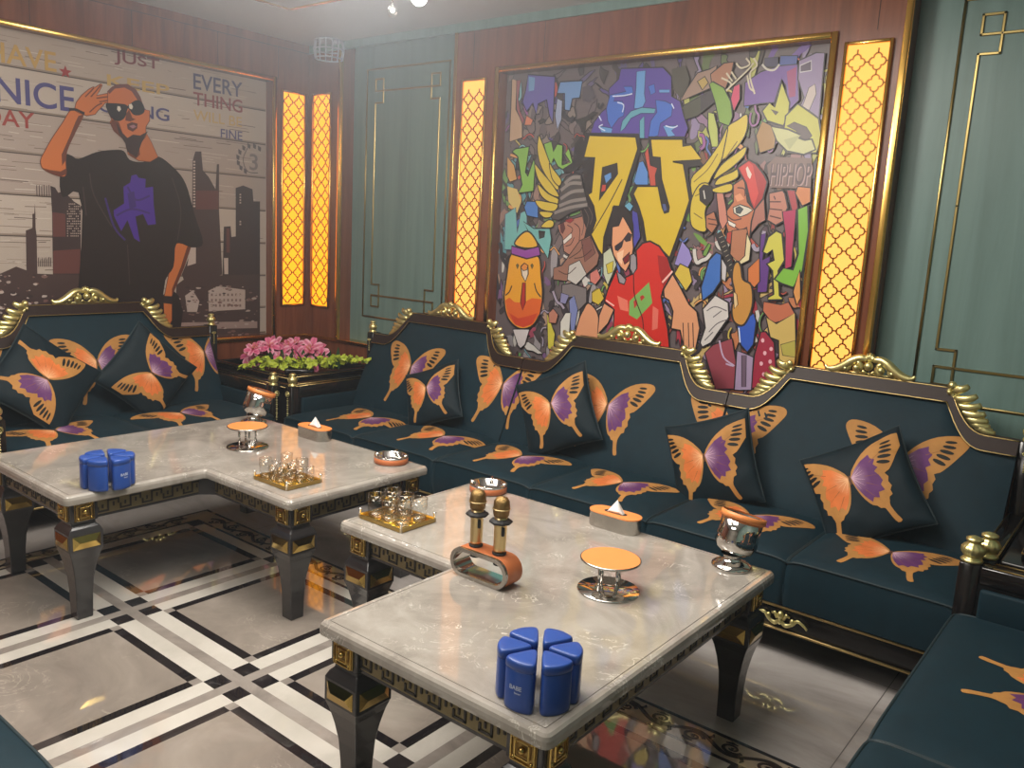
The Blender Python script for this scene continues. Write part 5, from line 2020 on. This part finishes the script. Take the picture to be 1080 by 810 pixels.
def tissue_box(x, y, rz, label):
    root = empty('tissue_box', (x, y, TZ), rz)
    tag(root, label, 'tissue box')
    P = lambda u, v, d: (u, v, d)
    b = MB()
    b.prism(stadium(0.200, 0.088), P, 0.0, 0.052, M_steel, True)
    b.build('box_body', root)
    b = MB()
    b.prism(stadium(0.202, 0.090), P, 0.0522, 0.056, M_orange, True)
    b.prism(stadium(0.09, 0.026), P, 0.0562, 0.0566, M_rubber)
    b.build('lid', root)
    t = MB()
    rn = random.Random(5)
    vs = [(-0.030, -0.010, 0.056), (0.034, -0.008, 0.056), (0.030, 0.012, 0.056), (-0.026, 0.010, 0.056), (0.004, 0.0, 0.104), (-0.018, -0.016, 0.064), (0.022, -0.016, 0.066), (0.014, 0.014, 0.076)]
    fs = [(0, 5, 4), (5, 6, 4), (6, 1, 4), (0, 1, 6, 5), (1, 2, 7), (1, 7, 4), (2, 3, 7), (3, 4, 7), (3, 0, 4)]
    t.add(vs, fs, M_white, False)
    o = t.build('tissue', root)
    return root


tissue_box(-3.125, 2.465, 0.0, 'stadium shaped tissue box with orange lid, on the far table')
tissue_box(-1.445, 2.463, 0.0, 'stadium shaped tissue box with orange lid, on the near table')


def ashtray(x, y, label):
    root = empty('ashtray', (x, y, TZ))
    tag(root, label, 'ashtray')
    b = MB()
    b.lathe([(0.0001, 0.0), (0.070, 0.0), (0.070, 0.004)], M_chrome, 40)
    def notch(a, r, z):
        return 1.0
    b.lathe([(0.070, 0.026), (0.074, 0.028), (0.074, 0.033), (0.069, 0.036), (0.060, 0.033), (0.056, 0.012), (0.0001, 0.010)], M_chrome, 40)
    for k in range(4):
        a = k*PI/2+0.5
        b.tube([(0.05*math.cos(a), 0.05*math.sin(a), 0.030), (0.074*math.cos(a), 0.074*math.sin(a), 0.037)], 0.006, M_chrome, 8)
    b.build('metal_bowl', root)
    b = MB()
    b.lathe([(0.070, 0.003), (0.0735, 0.004), (0.0735, 0.027), (0.070, 0.028)], M_orangeside, 40)
    b.build('leather_band', root)
    return root


ashtray(-2.575, 2.445, 'round chrome ashtray with a tan leather band on the far table')
ashtray(-2.022, 2.448, 'round chrome ashtray with a tan leather band on the near table')


def fruit_stand(x, y, label):
    root = empty('pedestal_stand', (x, y, TZ))
    tag(root, label, 'stand')
    b = MB()
    b.lathe([(0.0001, 0.0), (0.090, 0.0), (0.092, 0.002), (0.090, 0.005), (0.0001, 0.006)], M_chrome, 48)
    b.build('mirror_base', root)
    for k in range(4):
        a = k*PI/2+PI/4+0.4
        c = MB()
        c.tube([(0.036*math.cos(a), 0.036*math.sin(a), 0.005), (0.036*math.cos(a), 0.036*math.sin(a), 0.092)], 0.0048, M_chrome, 12)
        c.build('post', root)
    b = MB()
    b.lathe([(0.0001, 0.092), (0.085, 0.092), (0.088, 0.094), (0.088, 0.098), (0.085, 0.099)], M_steel, 48)
    b.lathe([(0.085, 0.0992), (0.0001, 0.0996)], M_orange, 48)
    b.build('round_top', root)
    return root


fruit_stand(-3.175, 2.130, 'small round stand with orange top and mirror foot on the far table')
fruit_stand(-1.172, 1.990, 'small round stand with orange top and mirror foot on the near table')


def ice_bowl(x, y, label, tilt, direc):
    root = empty('ice_bucket', (x, y, TZ))
    tag(root, label, 'ice bucket')
    b = MB()
    b.lathe([(0.0001, 0.0), (0.062, 0.0), (0.064, 0.004), (0.061, 0.011), (0.048, 0.018), (0.034, 0.024), (0.026, 0.032), (0.028, 0.040), (0.036, 0.046)], M_chrome, 40)
    b.build('foot', root)
    lean = Vector((0.30, 0.92, 0)).normalized()
    m4 = Matrix.Translation((0, 0, 0.040)) @ Matrix.Rotation(tilt, 4, Vector((0, 0, 1)).cross(lean))
    b = MB()
    b.lathe([(0.0001, 0.0), (0.036, 0.003), (0.056, 0.016), (0.067, 0.038), (0.066, 0.062), (0.064, 0.075), (0.067, 0.130), (0.0645, 0.130), (0.061, 0.075), (0.062, 0.040), (0.050, 0.018), (0.0001, 0.008)], M_chrome, 44, m4)
    b.build('bowl', root)
    b = MB()
    b.lathe([(0.0672, 0.116), (0.0715, 0.116), (0.0715, 0.134), (0.0672, 0.135)], M_orange, 44, m4)
    b.build('orange_rim', root)
    return root


ice_bowl(-3.555, 2.42, 'tilted chrome bucket with orange rim at the back of the far table', R(19), None)
ice_bowl(-0.990, 2.432, 'tilted chrome bucket with orange rim at the right corner of the near table', R(16), None)


def glass_tray(x, y, label, small, side):
    root = empty('serving_tray', (x, y, TZ))
    tag(root, label, 'tray')
    b = MB()
    b.box((-0.105, -0.082, 0.004), (0.105, 0.082, 0.011), M_trayg, 0.002, 1)
    b.build('tray_plate', root)
    e = MB()
    for lo, hi in (((-0.107, -0.084), (0.107, -0.080)), ((-0.107, 0.080), (0.107, 0.084)), ((-0.107, -0.08), (-0.103, 0.08)), ((0.103, -0.08), (0.107, 0.08))):
        e.box((lo[0], lo[1], 0.002), (hi[0], hi[1], 0.016), M_brassplate)
    e.build('tray_rim', root)
    for sx in (-1, 1):
        for sy in (-1, 1):
            p = MB()
            p.lathe([(0.0001, 0), (0.0045, 0), (0.0045, 0.030), (0.006, 0.031), (0.006, 0.035), (0.0001, 0.037)], M_chrome, 12, Matrix.Translation((sx*0.103, sy*0.080, 0)))
            p.build('corner_post', root)
    return root


def tumbler(x, y, h, r, label, group, name='glass_tumbler', fluted=False):
    o = MB()
    prof = [(0.0001, 0.0), (r*0.86, 0.0), (r*0.90, 0.002), (r*0.94, h*0.35), (r, h), (r-0.0016, h), (r-0.0018, h-0.002)]
    base = [(0.0001, 0.011), (r*0.84, 0.012), (r*0.86, 0.002)]
    o.lathe(prof, M_glass, 24)
    o.lathe(base, M_glass, 24)
    o.tube([((r-0.001)*math.cos(2*PI*i/24), (r-0.001)*math.sin(2*PI*i/24), h) for i in range(24)], 0.0011, M_glass, 6, True)
    o.tube([(r*0.84*math.cos(2*PI*i/20), r*0.84*math.sin(2*PI*i/20), 0.010) for i in range(20)], 0.0022, M_glass, 6, True)
    q = o.build(name)
    q.location = (x, y, TZ+0.0112)
    tag(q, label, 'glass', group)
    return q


glass_tray(-2.020, 1.955, 'amber mirror tray of clear tumblers on the near table', False, 1)
glass_tray(-2.640, 1.952, 'amber mirror tray of shot glasses and tumblers on the far table', True, -1)
g0 = None
k = 0
for i in range(3):
    for j in range(2):
        x, y = -2.020+(i-1)*0.066, 1.955+(j-0.5)*0.076
        lab = 'clear tumbler in the %s row, %s, on the near tray' % (['front', 'back'][j], ['left', 'middle', 'right'][i])
        if g0 is None:
            g0 = tumbler(x, y, 0.076, 0.0305, lab, 'tumblers on the near tray')
        else:
            c = g0.copy()
            COL.objects.link(c)
            c.location = (x, y, TZ+0.0112)
            c['label'] = lab
s0 = t0 = None
for i in range(4):
    for j in range(3):
        x, y = -2.640+(i-1.5)*0.050, 1.952+(j-1)*0.050
        tall = (j == 0 and i == 0) or (j == 2 and i in (0, 2))
        lab = '%s in row %s from the front, %s, on the far tray' % ('clear tumbler' if tall else 'small shot glass', ['one', 'two', 'three'][j], ['leftmost', 'left of middle', 'right of middle', 'rightmost'][i])
        if tall:
            src = t0
        else:
            src = s0
        if src is None:
            o = tumbler(x, y, 0.076 if tall else 0.055, 0.024 if tall else 0.0165, lab, 'glasses on the far tray', 'glass_tumbler' if tall else 'shot_glass')
            if tall:
                t0 = o
            else:
                s0 = o
        else:
            c = src.copy()
            COL.objects.link(c)
            c.location = (x, y, TZ+0.0112)
            c['label'] = lab

# microphone stand and two microphones
MX, MY = -1.475, 1.790
root = empty('microphone_holder', (MX, MY, TZ))
tag(root, 'orange and chrome loop shaped microphone holder on the near table', 'microphone holder')
o_, i_ = stadium(0.215, 0.090, 14), stadium(0.190, 0.066, 14)
m = len(o_)
fr = MB()
vs = [(x, -0.036, z+0.045) for x, z in o_]+[(x, -0.036, z+0.045) for x, z in i_]+[(x, -0.026, z+0.045) for x, z in o_]+[(x, -0.026, z+0.045) for x, z in i_]
f = []
for j in range(m):
    l = (j+1) % m
    f += [(j, l, m+l, m+j), (2*m+l, 2*m+j, 3*m+j, 3*m+l), (j, 2*m+j, 2*m+l, l), (m+l, 3*m+l, 3*m+j, m+j)]
fr.add(vs, f, M_steel, False)
fr.build('steel_face', root)
bd = MB()
vs = [(x, -0.026, z+0.045) for x, z in o_]+[(x, 0.040, z+0.045) for x, z in o_]+[(x*0.985, -0.026, z*0.97+0.045) for x, z in o_]+[(x*0.985, 0.040, z*0.97+0.045) for x, z in o_]
f = []
for j in range(m):
    l = (j+1) % m
    f += [(l, j, m+j, m+l), (m+j, 3*m+j, 3*m+l, m+l)]
bd.add(vs, f, M_orangeside, True)
bd.build('leather_band', root)
ib = MB()
vs = [(x, -0.026, z+0.045) for x, z in i_]+[(x, 0.038, z+0.045) for x, z in i_]
ib.add(vs, [(j, (j+1) % m, m+(j+1) % m, m+j) for j in range(m)], M_chrome, True)
ib.build('inner_lining', root)
for sx in (-1, 1):
    c = MB()
    c.lathe([(0.0001, 0.058), (0.016, 0.058), (0.018, 0.064), (0.018, 0.088), (0.021, 0.092), (0.021, 0.096), (0.0001, 0.097)], M_rubber, 20, Matrix.Translation((sx*0.045, 0.006, 0)))
    c.build('cup_socket', root)


def mic(x, y, label):
    r = empty('microphone', (x, y, TZ+0.097))
    tag(r, label, 'microphone', 'gold microphones in the holder')
    b = MB()
    b.lathe([(0.0001, 0), (0.0180, 0.0), (0.0182, 0.01), (0.0190, 0.090), (0.0195, 0.094), (0.0185, 0.108), (0.0001, 0.108)], M_micgold, 28)
    b.build('handle', r)
    b = MB()
    b.lathe([(0.019, 0.084), (0.030, 0.088), (0.0335, 0.092), (0.031, 0.096), (0.019, 0.101)], M_rubber, 28, None, lambda a, rr, z: 1+0.05*math.cos(8*a) if rr > 0.025 else 1)
    b.build('anti_roll_ring', r)
    b = MB()
    b.lathe([(0.0185, 0.107), (0.0225, 0.110), (0.0238, 0.118), (0.0245, 0.129), (0.0250, 0.131), (0.0245, 0.133), (0.0240, 0.142), (0.0225, 0.153), (0.0175, 0.162), (0.009, 0.166), (0.0001, 0.167)], M_grille, 32)
    g = b.build('grille', r)
    s = MB()
    s.tube([(0.0252*math.cos(2*PI*i/24), 0.0252*math.sin(2*PI*i/24), 0.131) for i in range(24)], 0.0017, M_micgold, 6, True)
    s.build('grille_ring', g)
    s = MB()
    s.box((0.010, -0.021, 0.055), (0.018, -0.013, 0.080), M_rubber, 0.001, 1, None, Matrix.Rotation(R(20), 4, 'Z'))
    s.build('switch', r)
    return r


_n = NT('gold_mesh_grille')
_n.set(Base_Color=S(150, 122, 78), Metallic=1.0, Roughness=0.38)
_v = _n.n('ShaderNodeTexVoronoi')
_v.inputs['Scale'].default_value = 420
_tc = _n.n('ShaderNodeTexCoord')
_n.l(_tc.outputs['Object'], _v.inputs['Vector'])
_n.bump(_v.outputs['Distance'], 0.6, 0.002)
M_grille = _n.m
mic(MX-0.045, MY+0.006, 'gold microphone standing at the left in the holder')
mic(MX+0.045, MY+0.006, 'gold microphone standing at the right in the holder')

# ================================================================ CORNER TABLES AND FLOWERS
def corner_table(x0, y0, x1, y1, label):
    root = empty('corner_table', ((x0+x1)/2, (y0+y1)/2, 0))
    tag(root, label, 'side table')
    hx, hy = (x1-x0)/2, (y1-y0)/2
    b = MB()
    b.box((-hx+0.02, -hy+0.02, 0), (hx-0.02, hy-0.02, 0.53), M_black, 0.004, 1)
    b.build('cabinet_body', root)
    b = MB()
    b.box((-hx, -hy, 0.53), (hx, hy, 0.565), M_black, 0.006, 2)
    t = 0.05
    for lo, hi in (((-hx+t, -hy+t), (hx-t, -hy+t+0.03)), ((-hx+t, hy-t-0.03), (hx-t, hy-t)), ((-hx+t, -hy+t), (-hx+t+0.03, hy-t)), ((hx-t-0.03, -hy+t), (hx-t, hy-t))):
        b.box((lo[0], lo[1], 0.565), (hi[0], hi[1], 0.60), M_black, 0.004, 1)
    b.build('raised_top', root)
    g = MB()
    for z, k in ((0.548, 0.001), (0.59, -t)):
        q = [(-hx-k, -hy-k, z), (hx+k, -hy-k, z), (hx+k, hy+k, z), (-hx-k, hy+k, z)]
        g.tube(q, 0.003, M_goldline, 5, True)
    g.build('gold_bead', root)
    return root


corner_table(-4.90, 2.960, -4.035, 3.775, 'black lacquered corner table holding the flowers, between loveseat and long sofa')
corner_table(-0.325, 2.965, 0.43, 3.775, 'black lacquered corner table at the right end of the long sofa')

M_petal = None
_n = NT('pink_lily_petal')
_a = _n.n('ShaderNodeVertexColor', layer_name='Col')
_n.l(_a.outputs[0], _n.b.inputs['Base Color'])
_n.set(Roughness=0.5, Subsurface_Weight=0.0)
M_petal = _n.m
M_leafg = plain('dark_green_leaf', S(44, 78, 40), 0.45, vary=0.15)
M_yel = plain('yellow_green_blossom', S(176, 190, 60), 0.5, vary=0.1)
M_stem = plain('green_stem', S(96, 124, 50), 0.6)
M_stamen = plain('orange_stamen', S(200, 120, 60), 0.6)


def colored_build(mb, name, parent):
    o = mb.build(name, parent)
    if 'Col' not in o.data.color_attributes:
        ca = o.data.color_attributes.new('Col', 'FLOAT_COLOR', 'POINT')
        buf = []
        for c in mb.c:
            buf += [c[0], c[1], c[2], 1.0]
        ca.data.foreach_set('color', buf)
    return o


def petal(mb, m4, L, W, curl, c0, c1, c2, mat):
    vs, fs, cs = [], [], []
    n, k = 8, 4
    for i in range(n+1):
        t = i/n
        w = W*math.sin(PI*min(1, 0.10+0.90*t))**0.8 if t < 1 else 0.001
        a = curl*t*t
        x = L*t*math.cos(a*0.6)
        z = L*(0.55*t-0.62*curl*t*t*0.6)
        for j in range(k+1):
            s = -1+2*j/k
            vs.append(m4 @ Vector((x, w*s, z+0.25*w*abs(s))))
            e = abs(s)
            c = tuple(c0[q]*(1-e)+c2[q]*e for q in range(3))
            tt = t**1.5
            cs.append(tuple(c[q]*(1-tt*0.35)+c1[q]*tt*0.35 for q in range(3)))
    for i in range(n):
        for j in range(k):
            a = i*(k+1)+j
            fs.append((a, a+k+1, a+k+2, a+1))
    mb.add(vs, fs, mat, True, cs)


FX, FY, FZ = -4.37, 3.32, 0.575
fl = empty('flower_arrangement', (FX, FY, FZ))
tag(fl, 'low arrangement of pink lilies and yellow green blossoms on the corner table', 'flowers')
b = MB()
b.box((-0.20, -0.09, -0.008), (0.20, 0.09, 0.035), M_black, 0.01, 2, None, Matrix.Rotation(R(-38), 4, 'Z'))
b.build('planter', fl)
rn = random.Random(21)
PK, PKL, PKW = S(184, 44, 98), S(220, 104, 144), S(236, 176, 194)
axis = Vector((0.62, 0.50, 0)).normalized()     # the long way of the arrangement, across the view
perp = Vector((-axis.y, axis.x, 0))
for i in range(20):
    t = -0.31+0.46*(i/19)+rn.uniform(-.02, .02)
    pos = axis*t+perp*rn.uniform(-0.10, 0.08)+Vector((0, 0, rn.uniform(0.05, 0.15)-0.35*max(0, -t-0.2)))
    dr = (Vector((0.55, -0.75, 0.35))+Vector((rn.uniform(-.6, .6), rn.uniform(-.6, .6), rn.uniform(0, .8)))+axis*t*1.5).normalized()
    q = dr.to_track_quat('Z', 'Y').to_matrix().to_4x4()
    q.translation = pos
    mb = MB()
    s = rn.uniform(0.95, 1.3)
    r0 = rn.random()
    for p in range(6):
        petal(mb, q @ Matrix.Rotation(p*PI/3+r0, 4, 'Z'), 0.082*s, 0.0165*s, 1.3, PK, PKW, PKL if p % 2 else PKW, M_petal)
    lo = colored_build(mb, 'lily', fl)
    st = MB()
    for p in range(5):
        a = p*1.26
        st.tube([q @ Vector((0, 0, 0)), q @ Vector((0.010*math.cos(a), 0.010*math.sin(a), 0.030)), q @ Vector((0.017*math.cos(a), 0.017*math.sin(a), 0.048))], [0.0012, 0.001, 0.0022], M_stamen, 5)
    st.tube([q @ Vector((0, 0, 0)), q @ Vector((0, 0, -0.03)), pos*0.4+Vector((0, 0, 0.02))], 0.003, M_stem, 5)
    st.build('stamens', lo)
for i in range(13):
    t = -0.30+0.72*(i/12)
    base = axis*(t*0.55)+perp*(-0.09)+Vector((0, 0, 0.03))
    tip = axis*t*1.08+perp*rn.uniform(-0.22, -0.08)+Vector((0, 0, 0.025+0.13*max(0, t)*1.4+rn.uniform(-.015, .025)))
    mid = (base+tip)/2+Vector((0, 0, 0.04))
    mb = MB()
    pts = catmull([tuple(base), tuple(mid), tuple(tip)], 6, False)
    mb.tube(pts, 0.002, M_stem, 5)
    for p in pts[3:]:
        for kk in range(2):
            c = Vector(p)+Vector((rn.uniform(-.018, .018), rn.uniform(-.018, .018), rn.uniform(-.012, .014)))
            q = Vector((rn.uniform(-1, 1), rn.uniform(-1, 0.4), rn.uniform(0, 1))).normalized().to_track_quat('Z', 'Y').to_matrix().to_4x4()
            q.translation = c
            for pp in range(5):
                petal(mb, q @ Matrix.Rotation(pp*2*PI/5, 4, 'Z'), 0.020, 0.009, 0.6, (1, 1, 1), (1, 1, 1), (1, 1, 1), M_yel)
    mb.build('blossom_spray', fl)
mb = MB()
for i in range(70):
    t = rn.uniform(-0.28, 0.34)
    base = axis*t*0.8+perp*rn.uniform(-0.10, 0.08)+Vector((0, 0, 0.03))
    dr = Vector((rn.uniform(-.7, .9), rn.uniform(-1, .3), rn.uniform(0.1, 0.9))).normalized()
    q = dr.to_track_quat('X', 'Z').to_matrix().to_4x4()
    q.translation = base
    petal(mb, q, rn.uniform(0.08, 0.14), 0.014, 0.5, (1, 1, 1), (1, 1, 1), (1, 1, 1), M_leafg)
mb.build('foliage', fl)

# ================================================================ CHANDELIER, CORNER LANTERN
M_bulb = emit('lit_globe', (1.0, 0.97, 0.90), 9.0)
CX, CY, CZ = -2.15, 1.85, 2.40
ch = empty('chandelier', (CX, CY, 2.70))
tag(ch, 'chandelier of small glass drops and lit white globes hanging at the top edge', 'chandelier')
b = MB()
b.lathe([(0.0001, 0), (0.10, 0), (0.10, -0.02), (0.02, -0.04), (0.012, -0.05), (0.012, -0.22), (0.03, -0.24), (0.0001, -0.26)], M_chrome, 24)
b.build('canopy', ch)
p1 = on_x(414, 11, -2.5)
p2 = on_x(442, -3, -2.36)
def drop(px, py, pz, lit):
    a = MB()
    v = Vector((px-CX, py-CY, pz-2.70))
    a.tube([(0, 0, -0.2), (v.x*0.5, v.y*0.5, -0.17), (v.x*0.9, v.y*0.9, v.z+0.13), (v.x, v.y, v.z+0.028)], 0.004, M_chrome, 8)
    arm = a.build('arm', ch)
    g = MB()
    if lit:
        g.ball(tuple(v), 0.031, M_bulb, 20)
        g.build('globe', arm)
    else:
        g.lathe([(0.0001, 0.036), (0.006, 0.030), (0.018, 0.014), (0.0225, 0), (0.018, -0.016), (0.008, -0.023), (0.0001, -0.024)], M_glass, 24, Matrix.Translation(v))
        g.build('glass_drop', arm)
        g = MB()
        g.ball(tuple(v), 0.008, M_bulb, 12)
        g.build('filament', arm)
drop(p1.x, p1.y, p1.z, False)
drop(p2.x, p2.y, p2.z, True)
for i in range(7):
    a = math.atan2(p2.y-CY, p2.x-CX)+(i+1)*2*PI/8.6
    drop(CX+0.46*math.cos(a), CY+0.46*math.sin(a), 2.52, i % 2 == 0)
l = bpy.data.lights.new('chandelier_glow', 'POINT')
l.energy = 85
l.color = (1.0, 0.95, 0.88)
l.shadow_soft_size = 0.25
o = bpy.data.objects.new('chandelier_glow', l)
COL.objects.link(o)
o.location = (CX, CY, 2.30)

# white openwork lantern high in the corner
c = on_x(347, 52, -4.60)
M_lan = plain('white_lantern_metal', S(176, 180, 190), 0.4)
root = empty('corner_lantern', (c.x, c.y, c.z-0.06))
tag(root, 'pale round openwork cage lantern high in the room corner under the ceiling', 'lantern')
b = MB()
for z, r in ((0.0, 0.088), (0.055, 0.098), (0.11, 0.090)):
    b.tube([(r*math.cos(2*PI*i/24), r*math.sin(2*PI*i/24), z) for i in range(24)], 0.005, M_lan, 6, True)
for i in range(14):
    a = 2*PI*i/14
    b.tube([(0.088*math.cos(a), 0.088*math.sin(a), 0), (0.098*math.cos(a), 0.098*math.sin(a), 0.055), (0.090*math.cos(a), 0.090*math.sin(a), 0.11)], 0.004, M_lan, 6)
b.build('cage', root)
b = MB()
b.lathe([(0.0001, 0.125), (0.06, 0.125), (0.09, 0.112), (0.085, 0.108), (0.0001, 0.108)], M_lan, 24)
for sx in (-0.05, 0.05):
    b.tube([(sx, 0, 0.12), (sx, 0, ZC-c.z+0.06)], 0.007, M_lan, 8)
b.build('top_cap', root)
b = MB()
b.ball((0, 0, 0.05), 0.03, M_glass, 16)
b.build('glass_bulb', root)

# ottoman at the lower left
root = empty('ottoman', (-2.035, 0.302, 0))
tag(root, 'dark teal velvet ottoman corner at the bottom left of the floor', 'ottoman')
b = MB()
b.box((-0.38, -0.32, 0.06), (0.38, 0.32, 0.24), M_black, 0.01, 2)
b.build('base', root)
mb, sf = cushion(0.80, -0.35, 0.35, 0.24, 0.385)
mb.build('seat_cushion', root)
for sx in (-1, 1):
    for sy in (-1, 1):
        f = MB()
        f.lathe([(0.0001, 0), (0.02, 0), (0.028, 0.06), (0.0001, 0.06)], M_black, 12, Matrix.Translation((sx*0.3, sy*0.25, 0)))
        f.build('foot', root)
